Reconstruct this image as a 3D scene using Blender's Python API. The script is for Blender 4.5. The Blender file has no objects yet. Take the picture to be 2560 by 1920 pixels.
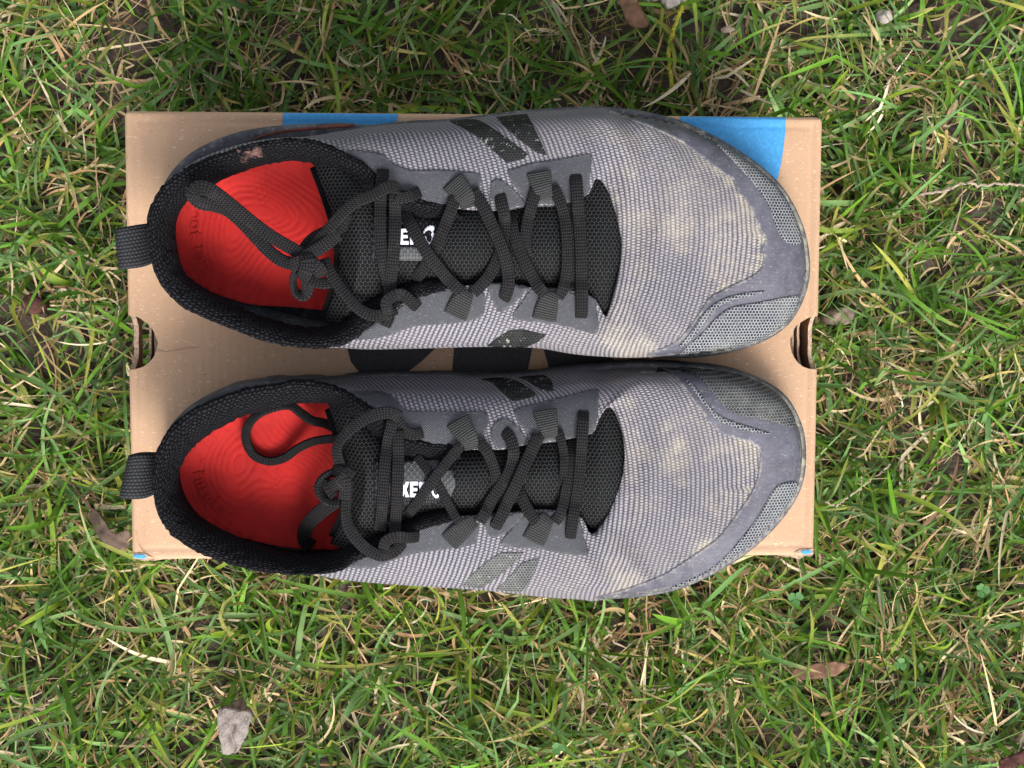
import bpy, bmesh, math, random
import numpy as np
from mathutils import Vector, Matrix, Euler
from mathutils.bvhtree import BVHTree
from mathutils.geometry import delaunay_2d_cdt

# ------------------------------------------------------------------ camera, sky, sun, exposure
scene = bpy.context.scene
R = math.radians
BOX_L, BOX_W, BOX_H = 0.325, 0.209, 0.115
FPX = 3715.0
cam_data = bpy.data.cameras.new('camera')
cam = bpy.data.objects.new('camera', cam_data)
scene.collection.objects.link(cam)
cam.location = (-0.01915464, 0.0347775, 0.81418537)
cam.rotation_euler = (-0.08048754, -0.05060892, 0.00383572)
cam_data.sensor_width = 36.0
cam_data.lens = 36.0 * FPX / 2560.0
cam_data.clip_start = 0.02
cam_data.clip_end = 300.0
scene.camera = cam

SUN_ELEV, SUN_AZ = R(50), R(-76)          # azimuth measured from +X
world = bpy.data.worlds.new('World')
scene.world = world
world.use_nodes = True
wn = world.node_tree
wn.nodes.clear()
w_out = wn.nodes.new('ShaderNodeOutputWorld')
w_bg = wn.nodes.new('ShaderNodeBackground')
w_sky = wn.nodes.new('ShaderNodeTexSky')
w_sky.sky_type = 'NISHITA'
w_sky.sun_disc = False
w_sky.sun_elevation = SUN_ELEV
w_sky.sun_rotation = R(90) - SUN_AZ
w_sky.air_density = 1.0
w_sky.dust_density = 4.0
w_sky.ozone_density = 0.6
w_bg.inputs['Strength'].default_value = 0.115
w_hsv = wn.nodes.new('ShaderNodeHueSaturation')     # thin bright overcast: most of the blue is gone
w_hsv.inputs['Saturation'].default_value = 0.35
wn.links.new(w_sky.outputs['Color'], w_hsv.inputs['Color'])
wn.links.new(w_hsv.outputs['Color'], w_bg.inputs['Color'])
wn.links.new(w_bg.outputs['Background'], w_out.inputs['Surface'])
sd = bpy.data.lights.new('sun', 'SUN')
sd.energy = 1.5
sd.angle = R(24)
sd.color = (1.0, 0.95, 0.88)
sun = bpy.data.objects.new('sun', sd)
scene.collection.objects.link(sun)
sdir = Vector((math.cos(SUN_ELEV) * math.cos(SUN_AZ), math.cos(SUN_ELEV) * math.sin(SUN_AZ), math.sin(SUN_ELEV)))
sun.rotation_euler = sdir.to_track_quat('Z', 'Y').to_euler()
sun.location = sdir * 3
scene.view_settings.view_transform = 'Standard'
scene.view_settings.look = 'None'
scene.view_settings.gamma = 1.0
scene.view_settings.use_curve_mapping = False
scene.view_settings.exposure = 1.42
try:
    scene.cycles.use_denoising = True
    scene.cycles.max_bounces = 6
except Exception:
    pass

rng = np.random.default_rng(7)
random.seed(7)

# ------------------------------------------------------------------ helpers
CAM_P = np.array(cam.location)
CAM_R = np.array(Euler(cam.rotation_euler).to_matrix())

def ray(px, py):
    d = CAM_R @ np.array([(px - 1280.0) / FPX, (960.0 - py) / FPX, -1.0])
    return d / np.linalg.norm(d)

def at(px, py, z):
    """the point of the place seen at photo position (px, py) at height z"""
    d = ray(px, py)
    return CAM_P + d * ((z - CAM_P[2]) / d[2])

ZO = {1: (260, 240), 2: (860, 240), 3: (1460, 240), 4: (260, 840), 5: (860, 840), 6: (1460, 840)}
ZS = 700.0 / 1659.0
def zz(k, x, y):
    return (ZO[k][0] + x * ZS, ZO[k][1] + y * ZS)
def zl(k, pts):
    return [zz(k, p[0], p[1]) for p in pts]

col = scene.collection
MATS = {}

def link(o, parent=None):
    col.objects.link(o)
    if parent is not None:
        o.parent = parent
    return o

def mesh_obj(name, V, F, mat, parent=None, smooth=True, uv=None, kind=None, label=None):
    me = bpy.data.meshes.new(name)
    me.from_pydata([tuple(v) for v in V], [], [tuple(f) for f in F])
    if uv is not None:
        lay = me.uv_layers.new(name='UVMap')
        vi = np.empty(len(me.loops), dtype=np.int32)
        me.loops.foreach_get('vertex_index', vi)
        lay.data.foreach_set('uv', np.asarray(uv, dtype=np.float32)[vi].ravel())
    if smooth:
        me.polygons.foreach_set('use_smooth', [True] * len(me.polygons))
    if mat is not None:
        me.materials.append(mat)
    me.update()
    o = bpy.data.objects.new(name, me)
    if kind:
        o['kind'] = kind
    if label:
        o['label'] = label
    return link(o, parent)

def tag(o, label=None, cat=None, group=None, kind=None):
    if label: o['label'] = label
    if cat: o['category'] = cat
    if group: o['group'] = group
    if kind: o['kind'] = kind
    return o

def empty(name, loc):
    o = bpy.data.objects.new(name, None)
    o.location = loc
    o.empty_display_size = 0.02
    return link(o)

def catmull(P, n, closed=False):
    """resample control rows P (k,...,d) to n samples; tangents are held to the segment length so uneven spacing never loops"""
    P = np.asarray(P, float)
    k = len(P)
    t = np.linspace(0, k if closed else k - 1, n, endpoint=not closed)
    i = np.floor(t).astype(int)
    if not closed:
        i = np.minimum(i, k - 2)
    f = (t - i).reshape((-1,) + (1,) * (P.ndim - 1))
    if closed:
        Tn = (np.roll(P, -1, 0) - np.roll(P, 1, 0)) / 2
    else:
        Tn = np.gradient(P, axis=0)
    b, c = P[i], P[(i + 1) % k]
    m0, m1 = Tn[i].copy(), Tn[(i + 1) % k].copy()
    L = np.linalg.norm(c - b, axis=-1, keepdims=True) * 1.15
    for m in (m0, m1):
        ln = np.linalg.norm(m, axis=-1, keepdims=True)
        m *= np.minimum(1.0, L / np.maximum(ln, 1e-12))
    f2, f3 = f * f, f * f * f
    return (2 * f3 - 3 * f2 + 1) * b + (f3 - 2 * f2 + f) * m0 + (-2 * f3 + 3 * f2) * c + (f3 - f2) * m1

def grid_faces(n, m, cu=False, cv=False, flip=False):
    F = []
    for i in range(n if cu else n - 1):
        for j in range(m if cv else m - 1):
            a = i * m + j; b = ((i + 1) % n) * m + j
            c = ((i + 1) % n) * m + (j + 1) % m; d = i * m + (j + 1) % m
            F.append((a, d, c, b) if flip else (a, b, c, d))
    return F

def bvh_of(objs):
    V = []; F = []
    for o in objs:
        off = len(V)
        V += [tuple(o.parent.location + v.co) if o.parent else tuple(v.co) for v in o.data.vertices]
        F += [tuple(off + i for i in p.vertices) for p in o.data.polygons]
    return BVHTree.FromPolygons(V, F)

def point_in_poly(P, poly):
    x, y = P[:, 0], P[:, 1]
    inside = np.zeros(len(P), bool)
    n = len(poly)
    for i in range(n):
        x1, y1 = poly[i]; x2, y2 = poly[(i + 1) % n]
        c = ((y1 > y) != (y2 > y))
        with np.errstate(divide='ignore', invalid='ignore'):
            xi = (x2 - x1) * (y - y1) / (y2 - y1) + x1
        inside ^= c & (x < xi)
    return inside

def fill_poly(poly, step, lines=None):
    """triangulated fill of a 2D polygon with inner points; returns pts, tris, boundary count"""
    poly = np.asarray(poly, float)
    B = []
    n = len(poly)
    for i in range(n):
        a, b = poly[i], poly[(i + 1) % n]
        k = max(1, int(round(np.linalg.norm(b - a) / step)))
        for j in range(k):
            B.append(a + (b - a) * j / k)
    B = np.array(B)
    x0, y0 = B.min(0); x1, y1 = B.max(0)
    gx, gy = np.meshgrid(np.arange(x0 + step / 2, x1, step), np.arange(y0 + step / 2, y1, step))
    gx = gx + (np.arange(gx.shape[0]) % 2)[:, None] * step / 2
    G = np.stack([gx.ravel(), gy.ravel()], 1)
    if lines is not None: G = lines
    G = G[point_in_poly(G, B)]
    if len(G) and lines is None:
        d = np.min(np.linalg.norm(G[:, None, :] - B[None, :, :], axis=2), axis=1)
        G = G[d > step * 0.45]
    P = np.vstack([B, G]) if len(G) else B
    nb = len(B)
    r = delaunay_2d_cdt([Vector(p) for p in P], [], [list(range(nb))], 1, 1e-6)
    V = np.array([tuple(v) for v in r[0]]); T = [tuple(f) for f in r[2]]
    # map boundary loop to output vertices
    om = r[3]
    inv = {}
    for vi, src in enumerate(om):
        for s in src:
            inv.setdefault(s, vi)
    loop = [inv[i] for i in range(nb)]
    A = []
    for f in T:
        (ax, ay), (bx, by), (cx, cy) = V[f[0]], V[f[1]], V[f[2]]
        A.append((bx - ax) * (cy - ay) - (by - ay) * (cx - ax))
    T = [f if a > 0 else f[::-1] for f, a in zip(T, A)]
    return V, T, loop

def smooth_poly(poly, n=None, tight=False):
    n = n or len(poly) * 5
    return catmull(np.array(poly, float), n, closed=True)

def patch(name, poly, bvh, h, mat, parent, step=6.0, thick=0.0012, label=None, smooth=True, zfall=0.04, uvf=None):
    """a thin sheet of material laid on a surface"""
    P = smooth_poly(poly) if smooth else np.array(poly, float)
    V2, T, loop = fill_poly(P, step)
    V = []; N = []
    for (x, y) in V2:
        d = ray(x, y)
        hit, nor, _, _ = bvh.ray_cast(Vector(CAM_P), Vector(d))
        if hit is None or hit.z < BOX_H + 0.010:
            hit, nor, _, _ = bvh.find_nearest(Vector(at(x, y, BOX_H + zfall)))
        if nor.dot(Vector(d)) > 0:
            nor = -nor
        V.append(np.array(hit)); N.append(np.array(nor))
    V = np.array(V); N = np.array(N)
    top = V + N * h
    low = top[loop] - N[loop] * thick
    nb = len(loop); off = len(top)
    allv = np.vstack([top, low])
    edge = np.min(np.linalg.norm(V2[:, None, :] - V2[loop][None, ::2, :], axis=2), 1)
    em = np.concatenate([np.exp(-(edge / 9.0) ** 2), np.ones(nb)])
    # image y runs down, so flip winding to face the viewer
    F = [f[::-1] for f in T]
    for i in range(nb):
        a, b = loop[i], loop[(i + 1) % nb]
        F.append((a, b, off + (i + 1) % nb, off + i))
    uv = uvf(allv) if uvf else allv[:, :2]
    o = mesh_obj(name, allv - np.array(parent.location), F, mat, parent, uv=uv, label=label)
    me = o.data
    ea = me.attributes.new('mud', 'FLOAT', 'POINT'); ea.data.foreach_set('value', em.astype(np.float32))
    bm = bmesh.new(); bm.from_mesh(me)
    bmesh.ops.recalc_face_normals(bm, faces=bm.faces)
    s = sum(f.normal.z * f.calc_area() for f in bm.faces)
    if s < 0:
        for f in bm.faces: f.normal_flip()
    bm.to_mesh(me); bm.free()
    return o

# ------------------------------------------------------------------ materials
def new_mat(name):
    m = bpy.data.materials.new(name)
    m.use_nodes = True
    nt = m.node_tree
    nt.nodes.clear()
    out = nt.nodes.new('ShaderNodeOutputMaterial')
    b = nt.nodes.new('ShaderNodeBsdfPrincipled')
    nt.links.new(b.outputs[0], out.inputs[0])
    return m, nt, b

class NB:
    """tiny node-writing helper"""
    def __init__(s, nt): s.nt = nt
    def n(s, t, **kw):
        nd = s.nt.nodes.new(t)
        for k, v in kw.items(): setattr(nd, k, v)
        return nd
    def put(s, sock, v):
        if isinstance(v, (int, float)): sock.default_value = v
        elif isinstance(v, (tuple, list)):
            sock.default_value = v if len(v) == len(sock.default_value) else tuple(v) + (1.0,)
        else: s.nt.links.new(v, sock)
    def m(s, op, a, b=0.0, c=None, clamp=False):
        nd = s.n('ShaderNodeMath', operation=op); nd.use_clamp = clamp
        s.put(nd.inputs[0], a); s.put(nd.inputs[1], b)
        if c is not None: s.put(nd.inputs[2], c)
        return nd.outputs[0]
    def mix(s, f, a, b, bt='MIX'):
        nd = s.n('ShaderNodeMix', data_type='RGBA', blend_type=bt)
        s.put(nd.inputs[0], f); s.put(nd.inputs[6], a); s.put(nd.inputs[7], b)
        return nd.outputs[2]
    def ramp(s, f, stops):
        nd = s.n('ShaderNodeValToRGB')
        e = nd.color_ramp.elements
        while len(e) < len(stops): e.new(0.5)
        for i, (p, c) in enumerate(stops):
            e[i].position = p
            e[i].color = (c, c, c, 1) if isinstance(c, (int, float)) else tuple(c) + (1,)
        s.put(nd.inputs[0], f)
        return nd.outputs[0]
    def noise(s, vec, scale, detail=2.0, rough=0.5, dist=0.0):
        nd = s.n('ShaderNodeTexNoise')
        nd.inputs['Scale'].default_value = scale; nd.inputs['Detail'].default_value = detail
        nd.inputs['Roughness'].default_value = rough; nd.inputs['Distortion'].default_value = dist
        s.nt.links.new(vec, nd.inputs['Vector'])
        return nd.outputs['Fac']
    def vor(s, vec, scale, feature='F1', rand=1.0):
        nd = s.n('ShaderNodeTexVoronoi', feature=feature)
        nd.inputs['Scale'].default_value = scale; nd.inputs['Randomness'].default_value = rand
        s.nt.links.new(vec, nd.inputs['Vector'])
        return nd.outputs['Distance']
    def obj(s): return s.n('ShaderNodeTexCoord').outputs['Object']
    def uv(s): return s.n('ShaderNodeUVMap').outputs['UV']
    def sep(s, v):
        nd = s.n('ShaderNodeSeparateXYZ'); s.nt.links.new(v, nd.inputs[0])
        return nd.outputs
    def comb(s, x, y, z=0.0):
        nd = s.n('ShaderNodeCombineXYZ'); s.put(nd.inputs[0], x); s.put(nd.inputs[1], y); s.put(nd.inputs[2], z)
        return nd.outputs[0]
    def bump(s, h, dist, strength=1.0, prev=None):
        nd = s.n('ShaderNodeBump'); nd.inputs['Distance'].default_value = dist; nd.inputs['Strength'].default_value = strength
        s.nt.links.new(h, nd.inputs['Height'])
        if prev is not None: s.nt.links.new(prev, nd.inputs['Normal'])
        return nd.outputs[0]
    def hexdots(s, x, y, px, py):
        """0 in the middle of a hole, 1 between holes; holes on a staggered lattice"""
        def cell(ox, oy):
            fx = s.m('SUBTRACT', s.m('FRACT', s.m('ADD', s.m('DIVIDE', x, px), ox)), 0.5)
            fy = s.m('SUBTRACT', s.m('FRACT', s.m('ADD', s.m('DIVIDE', y, py), oy)), 0.5)
            fx = s.m('MULTIPLY', fx, px); fy = s.m('MULTIPLY', fy, py)
            return s.m('SQRT', s.m('ADD', s.m('MULTIPLY', fx, fx), s.m('MULTIPLY', fy, fy)))
        d = s.m('MINIMUM', cell(0.0, 0.0), cell(0.5, 0.5))
        return s.m('DIVIDE', d, min(px, py) * 0.5)

def set_in(b, **kw):
    names = {'rough': 'Roughness', 'spec': 'Specular IOR Level', 'sheen': 'Sheen Weight', 'sheen_r': 'Sheen Roughness'}
    for k, v in kw.items(): b.inputs[names[k]].default_value = v

def make_knit():
    m, nt, b = new_mat('grey_knit'); q = NB(nt)
    uv = q.uv(); s = q.sep(uv); u, v = s[0], s[1]
    wob = q.noise(q.obj(), 90, 2)
    u2 = q.m('ADD', u, q.m('MULTIPLY', q.m('SUBTRACT', wob, 0.5), 0.0012))
    cu = q.m('DIVIDE', u2, 0.00212)
    row = q.m('FLOOR', cu)
    fu = q.m('FRACT', cu)
    odd = q.m('MULTIPLY', q.m('MODULO', row, 2.0), 0.5)
    v2 = q.m('ADD', v, q.m('MULTIPLY', q.m('SUBTRACT', q.noise(q.obj(), 420, 2), 0.5), 0.0007))
    fv = q.m('FRACT', q.m('ADD', q.m('DIVIDE', v2, 0.00128), odd))
    hu = q.m('SINE', q.m('MULTIPLY', fu, math.pi))
    hv = q.m('SINE', q.m('MULTIPLY', fv, math.pi))
    wc = q.ramp(q.noise(q.obj(), 30, 2), [(0.32, 0.28), (0.68, 0.66)])
    h = q.m('ADD', q.m('MULTIPLY', q.m('POWER', hu, 0.8), wc), q.m('MULTIPLY', q.m('POWER', hv, 0.8), q.m('SUBTRACT', 1.0, wc)))
    h = q.m('MULTIPLY', h, q.m('ADD', q.m('MULTIPLY', hu, 0.35), 0.65))
    fine = q.noise(q.obj(), 2600, 1)
    h2 = q.m('ADD', h, q.m('MULTIPLY', q.m('SUBTRACT', fine, 0.5), 0.5))
    c = q.ramp(h2, [(0.14, (0.032, 0.030, 0.038)), (0.45, (0.088, 0.084, 0.097)), (0.92, (0.258, 0.249, 0.280))])
    big = q.noise(q.obj(), 22, 3)
    c = q.mix(q.ramp(big, [(0.35, 0.0), (0.75, 0.35)]), c, (0.20, 0.185, 0.18))
    # pale dried mud caught in the knit over the forefoot
    ob = q.sep(q.obj())
    mud = q.noise(q.obj(), 55, 5, 0.65)
    fore = q.ramp(q.m('ADD', q.m('MULTIPLY', ob[0], 5.0), 0.25), [(0.35, 0.0), (0.75, 1.0)])
    mm = q.m('MULTIPLY', q.ramp(mud, [(0.48, 0.0), (0.72, 0.50)]), fore)
    mm = q.m('MULTIPLY', mm, q.m('ADD', q.m('MULTIPLY', h, 0.7), 0.3))
    c = q.mix(mm, c, (0.50, 0.44, 0.31))
    ma = q.n('ShaderNodeAttribute', attribute_name='mud').outputs['Fac']
    mk = q.ramp(q.m('ADD', q.m('MULTIPLY', ma, 0.9), q.m('MULTIPLY', q.m('SUBTRACT', q.noise(q.obj(), 650, 5, 0.75), 0.5), 1.3)), [(0.30, 0.0), (0.82, 0.72)])
    c = q.mix(q.m('MULTIPLY', mk, q.m('ADD', q.m('MULTIPLY', h, 0.75), 0.25)), c, (0.44, 0.40, 0.31))
    q.put(b.inputs['Base Color'], c)
    q.put(b.inputs['Normal'], q.bump(h2, 0.0007, 0.8))
    set_in(b, rough=0.9, spec=0.10)
    return m

def make_meshfabric(name, base, line, px, py, hole=0.62, dirt=0.0, rough=0.8, flake=0.0):
    m, nt, b = new_mat(name); q = NB(nt)
    s = q.sep(q.uv())
    d = q.hexdots(s[0], s[1], px, py)
    fine = q.noise(q.obj(), 1400, 2)
    d2 = q.m('ADD', d, q.m('MULTIPLY', q.m('SUBTRACT', fine, 0.5), 0.35))
    k = q.ramp(d2, [(hole - 0.14, 0.0), (hole + 0.12, 1.0)])
    c = q.mix(k, base, line)
    if dirt > 0:
        n = q.noise(q.obj(), 70, 5, 0.7)
        c = q.mix(q.m('MULTIPLY', q.ramp(n, [(0.42, 0.0), (0.70, 1.0)]), dirt), c, (0.30, 0.30, 0.27))
        n2 = q.noise(q.obj(), 260, 3, 0.6)
        c = q.mix(q.m('MULTIPLY', q.ramp(n2, [(0.5, 0.0), (0.68, 1.0)]), 0.5), c, tuple(x * 0.45 for x in line))
    if flake > 0:
        fl = q.noise(q.obj(), 330, 4, 0.7)
        c = q.mix(q.m('MULTIPLY', q.m('MULTIPLY', q.ramp(fl, [(0.60, 0.0), (0.66, 1.0)]), q.m('ADD', q.m('MULTIPLY', k, 0.7), 0.3)), flake), c, (0.40, 0.41, 0.37))
    q.put(b.inputs['Base Color'], c)
    q.put(b.inputs['Normal'], q.bump(k, 0.0005, 0.8))
    set_in(b, rough=rough, spec=0.15)
    return m

def make_film(name, cbase, cscuff, rough=0.55, weave=0.0, scuff=0.5, mudc=(0.42, 0.38, 0.27), dust=0.75):
    m, nt, b = new_mat(name); q = NB(nt)
    o = q.obj()
    n1 = q.noise(o, 120, 5, 0.7)
    n2 = q.noise(o, 900, 3, 0.6)
    c = q.mix(q.m('MULTIPLY', q.ramp(n1, [(0.42, 0.0), (0.75, 1.0)]), scuff), cbase, cscuff)
    c = q.mix(q.m('MULTIPLY', q.ramp(n2, [(0.60, 0.0), (0.72, 1.0)]), 0.35), c, mudc)
    mp = q.n('ShaderNodeMapping'); mp.inputs['Scale'].default_value = (0.12, 1.0, 1.0); nt.links.new(o, mp.inputs['Vector'])
    scr = q.noise(mp.outputs[0], 1100, 3, 0.7)
    c = q.mix(q.m('MULTIPLY', q.ramp(scr, [(0.56, 0.0), (0.68, 1.0)]), 0.55 * scuff), c, tuple(x * 1.5 for x in cscuff))
    c = q.mix(q.m('MULTIPLY', q.ramp(scr, [(0.30, 1.0), (0.42, 0.0)]), 0.6 * scuff), c, tuple(x * 0.45 for x in cbase))
    big = q.noise(o, 38, 4, 0.6)
    c = q.mix(q.ramp(big, [(0.42, 0.0), (0.72, 0.35)]), c, tuple(x * 1.1 for x in cscuff))
    ma = q.n('ShaderNodeAttribute', attribute_name='mud').outputs['Fac']
    mk = q.ramp(q.m('ADD', q.m('MULTIPLY', ma, 0.42), q.m('MULTIPLY', q.m('SUBTRACT', q.noise(o, 300, 5, 0.75), 0.5), 1.2)), [(0.26, 0.0), (0.62, dust)])
    c = q.mix(mk, c, (0.36, 0.335, 0.29))
    h = q.m('ADD', n2, q.m('MULTIPLY', scr, 0.5))
    if weave > 0:
        s = q.sep(q.uv())
        wv = q.m('MULTIPLY', q.m('SINE', q.m('MULTIPLY', s[0], 2 * math.pi / weave)), q.m('SINE', q.m('MULTIPLY', s[1], 2 * math.pi / weave)))
        wv = q.m('ADD', q.m('MULTIPLY', wv, 0.5), 0.5)
        c = q.mix(q.m('MULTIPLY', wv, 0.55), c, tuple(x * 1.9 for x in cbase))
        h = q.m('ADD', q.m('MULTIPLY', n2, 0.4), wv)
    q.put(b.inputs['Base Color'], c)
    q.put(b.inputs['Normal'], q.bump(h, 0.0003, 0.7))
    q.put(b.inputs['Roughness'], q.ramp(n1, [(0.3, rough - 0.08), (0.8, min(1, rough + 0.2))]))
    set_in(b, spec=0.35)
    return m

def make_collar():
    m, nt, b = new_mat('black_collar_knit'); q = NB(nt)
    s = q.sep(q.uv())
    cu = q.m('DIVIDE', s[0], 0.0022); row = q.m('FLOOR', q.m('DIVIDE', s[1], 0.0015))
    cu = q.m('ADD', cu, q.m('MULTIPLY', q.m('MODULO', row, 2.0), 0.5))
    fu = q.m('SINE', q.m('MULTIPLY', q.m('FRACT', cu), math.pi))
    fv = q.m('SINE', q.m('MULTIPLY', q.m('FRACT', q.m('DIVIDE', s[1], 0.0015)), math.pi))
    n = q.noise(q.obj(), 1500, 3, 0.7)
    h = q.m('ADD', q.m('MULTIPLY', fu, fv), q.m('MULTIPLY', n, 0.7))
    c = q.ramp(h, [(0.25, (0.0018, 0.0018, 0.0024)), (0.75, (0.0045, 0.0047, 0.0060)), (1.0, (0.017, 0.0175, 0.021))])
    ma = q.n('ShaderNodeAttribute', attribute_name='mud').outputs['Fac']
    wk = q.ramp(q.m('ADD', q.m('MULTIPLY', ma, 0.75), q.m('MULTIPLY', q.m('SUBTRACT', q.noise(q.obj(), 520, 4, 0.7), 0.5), 0.9)), [(0.42, 0.0), (0.66, 0.9)])
    c = q.mix(wk, c, (0.19, 0.105, 0.090))
    q.put(b.inputs['Base Color'], c)
    q.put(b.inputs['Normal'], q.bump(h, 0.0009, 0.9))
    set_in(b, rough=0.9, spec=0.08)
    return m

def make_lace(name, c0, c1):
    m, nt, b = new_mat(name); q = NB(nt)
    s = q.sep(q.uv())               # u across 0..1, v along in metres
    uu = q.m('MULTIPLY', s[0], 5.0)
    zig = q.m('ABSOLUTE', q.m('SUBTRACT', q.m('FRACT', uu), 0.5))
    ph = q.m('ADD', q.m('DIVIDE', s[1], 0.00135), q.m('MULTIPLY', zig, 1.2))
    hv = q.m('SINE', q.m('MULTIPLY', q.m('FRACT', ph), math.pi))
    hu = q.m('SUBTRACT', 1.0, q.m('MULTIPLY', q.m('POWER', q.m('MULTIPLY', zig, 2.0), 3.0), 0.7))
    h = q.m('MULTIPLY', hv, hu)
    n = q.noise(q.obj(), 160, 4, 0.6)
    c = q.mix(q.m('POWER', h, 1.2), c0, c1)
    c = q.mix(q.ramp(n, [(0.55, 0.0), (0.8, 0.25)]), c, (0.085, 0.078, 0.07))
    q.put(b.inputs['Base Color'], c)
    q.put(b.inputs['Normal'], q.bump(h, 0.0006, 0.9))
    set_in(b, rough=0.85, spec=0.10)
    return m

def make_card():
    m, nt, b = new_mat('brown_cardboard'); q = NB(nt)
    o = q.obj()
    n = q.noise(o, 14, 4, 0.6)
    c = q.mix(q.ramp(n, [(0.3, 0.0), (0.75, 1.0)]), (0.360, 0.232, 0.146), (0.425, 0.280, 0.184))
    sp = q.noise(o, 900, 2, 0.5)
    c = q.mix(q.ramp(sp, [(0.66, 0.0), (0.74, 0.55)]), c, (0.17, 0.10, 0.055))
    mp = q.n('ShaderNodeMapping'); mp.inputs['Scale'].default_value = (0.35, 1.0, 1.0); nt.links.new(o, mp.inputs['Vector'])
    f = q.noise(mp.outputs[0], 1300, 2, 0.5)
    c = q.mix(q.ramp(f, [(0.63, 0.0), (0.72, 0.5)]), c, (0.66, 0.49, 0.35))
    q.put(b.inputs['Base Color'], c)
    cor = q.m('SINE', q.m('MULTIPLY', q.sep(o)[0], 2 * math.pi / 0.0042))
    h = q.m('ADD', q.m('MULTIPLY', f, 0.5), q.m('MULTIPLY', cor, 0.12))
    dent = q.bump(q.noise(o, 26, 3, 0.55), 0.004, 0.35)
    q.put(b.inputs['Normal'], q.bump(h, 0.0004, 0.6, dent))
    set_in(b, rough=0.85, spec=0.2)
    return m

def make_print(name, c):
    m, nt, b = new_mat(name); q = NB(nt)
    n = q.noise(q.obj(), 700, 3, 0.6)
    cc = q.mix(q.ramp(n, [(0.45, 0.0), (0.75, 0.6)]), c, tuple(min(1, x * 1.5 + 0.012) for x in c))
    q.put(b.inputs['Base Color'], cc)
    q.put(b.inputs['Normal'], q.bump(n, 0.0002, 0.5))
    set_in(b, rough=0.7, spec=0.3)
    return m

def make_plain(name, c, rough=0.7, spec=0.3, nscale=200.0, var=0.3, bump=0.0003):
    m, nt, b = new_mat(name); q = NB(nt)
    n = q.noise(q.obj(), nscale, 4, 0.65)
    cc = q.mix(q.ramp(n, [(0.3, 0.0), (0.75, 1.0)]), tuple(x * (1 - var) for x in c), tuple(min(1, x * (1 + var)) for x in c))
    q.put(b.inputs['Base Color'], cc)
    q.put(b.inputs['Normal'], q.bump(n, bump, 0.7))
    set_in(b, rough=rough, spec=spec)
    return m

def make_sole():
    m, nt, b = new_mat('black_rubber'); q = NB(nt)
    o = q.obj()
    n = q.noise(o, 90, 5, 0.7); n2 = q.noise(o, 420, 4, 0.7)
    c = q.mix(q.ramp(n, [(0.40, 0.0), (0.72, 0.8)]), (0.035, 0.038, 0.048), (0.12, 0.12, 0.13))
    c = q.mix(q.ramp(n2, [(0.58, 0.0), (0.72, 0.7)]), c, (0.30, 0.28, 0.22))
    ma = q.n('ShaderNodeAttribute', attribute_name='mud').outputs['Fac']
    mk = q.ramp(q.m('ADD', q.m('MULTIPLY', ma, 0.55), q.m('MULTIPLY', q.m('SUBTRACT', q.noise(o, 230, 5, 0.75), 0.5), 1.3)), [(0.30, 0.0), (0.75, 0.85)])
    c = q.mix(mk, c, (0.40, 0.37, 0.29))
    q.put(b.inputs['Base Color'], c)
    q.put(b.inputs['Normal'], q.bump(n2, 0.0004, 0.6))
    set_in(b, rough=0.6, spec=0.35)
    return m

def make_webbing(name, c0, c1, pitch=0.0016, wv=0.8):
    m, nt, b = new_mat(name); q = NB(nt)
    s = q.sep(q.uv())
    ribs = q.m('SINE', q.m('MULTIPLY', q.m('FRACT', q.m('DIVIDE', s[1], pitch)), math.pi))
    zig = q.m('FRACT', q.m('ADD', q.m('MULTIPLY', s[0], 7.0), q.m('MULTIPLY', q.m('FLOOR', q.m('DIVIDE', s[1], pitch)), 0.5)))
    h = q.m('MULTIPLY', ribs, q.m('ADD', q.m('MULTIPLY', q.m('SINE', q.m('MULTIPLY', zig, math.pi)), wv), 1.0 - wv))
    n = q.noise(q.obj(), 1800, 2)
    h = q.m('ADD', h, q.m('MULTIPLY', n, 0.3))
    q.put(b.inputs['Base Color'], q.mix(q.m('POWER', h, 1.5, clamp=True), c0, c1))
    q.put(b.inputs['Normal'], q.bump(h, 0.0005, 0.9))
    set_in(b, rough=0.75, spec=0.3)
    return m

def make_grass(name, trans):
    m = bpy.data.materials.new(name); m.use_nodes = True
    nt = m.node_tree; nt.nodes.clear(); q = NB(nt)
    out = q.n('ShaderNodeOutputMaterial')
    b = q.n('ShaderNodeBsdfPrincipled'); t = q.n('ShaderNodeBsdfTranslucent'); mx = q.n('ShaderNodeMixShader')
    at_ = q.n('ShaderNodeAttribute', attribute_name='blade_colour')
    uv = q.sep(q.uv())
    vein = q.m('ADD', q.m('MULTIPLY', q.m('SINE', q.m('MULTIPLY', uv[0], 34.0)), 0.5), 0.5)
    n = q.noise(q.obj(), 260, 3, 0.6)
    c = q.mix(q.m('MULTIPLY', vein, 0.22), at_.outputs['Color'], (1, 1, 1), 'OVERLAY')
    c = q.mix(q.ramp(n, [(0.35, 0.35), (0.65, 0.0)]), c, (0.65, 0.65, 0.55), 'MULTIPLY')
    q.put(b.inputs['Base Color'], c); q.put(t.inputs['Color'], c)
    set_in(b, rough=0.5, spec=0.4)
    q.put(b.inputs['Normal'], q.bump(vein, 0.0002, 0.6))
    mx.inputs[0].default_value = trans
    nt.links.new(b.outputs[0], mx.inputs[1]); nt.links.new(t.outputs[0], mx.inputs[2]); nt.links.new(mx.outputs[0], out.inputs[0])
    return m

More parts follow.
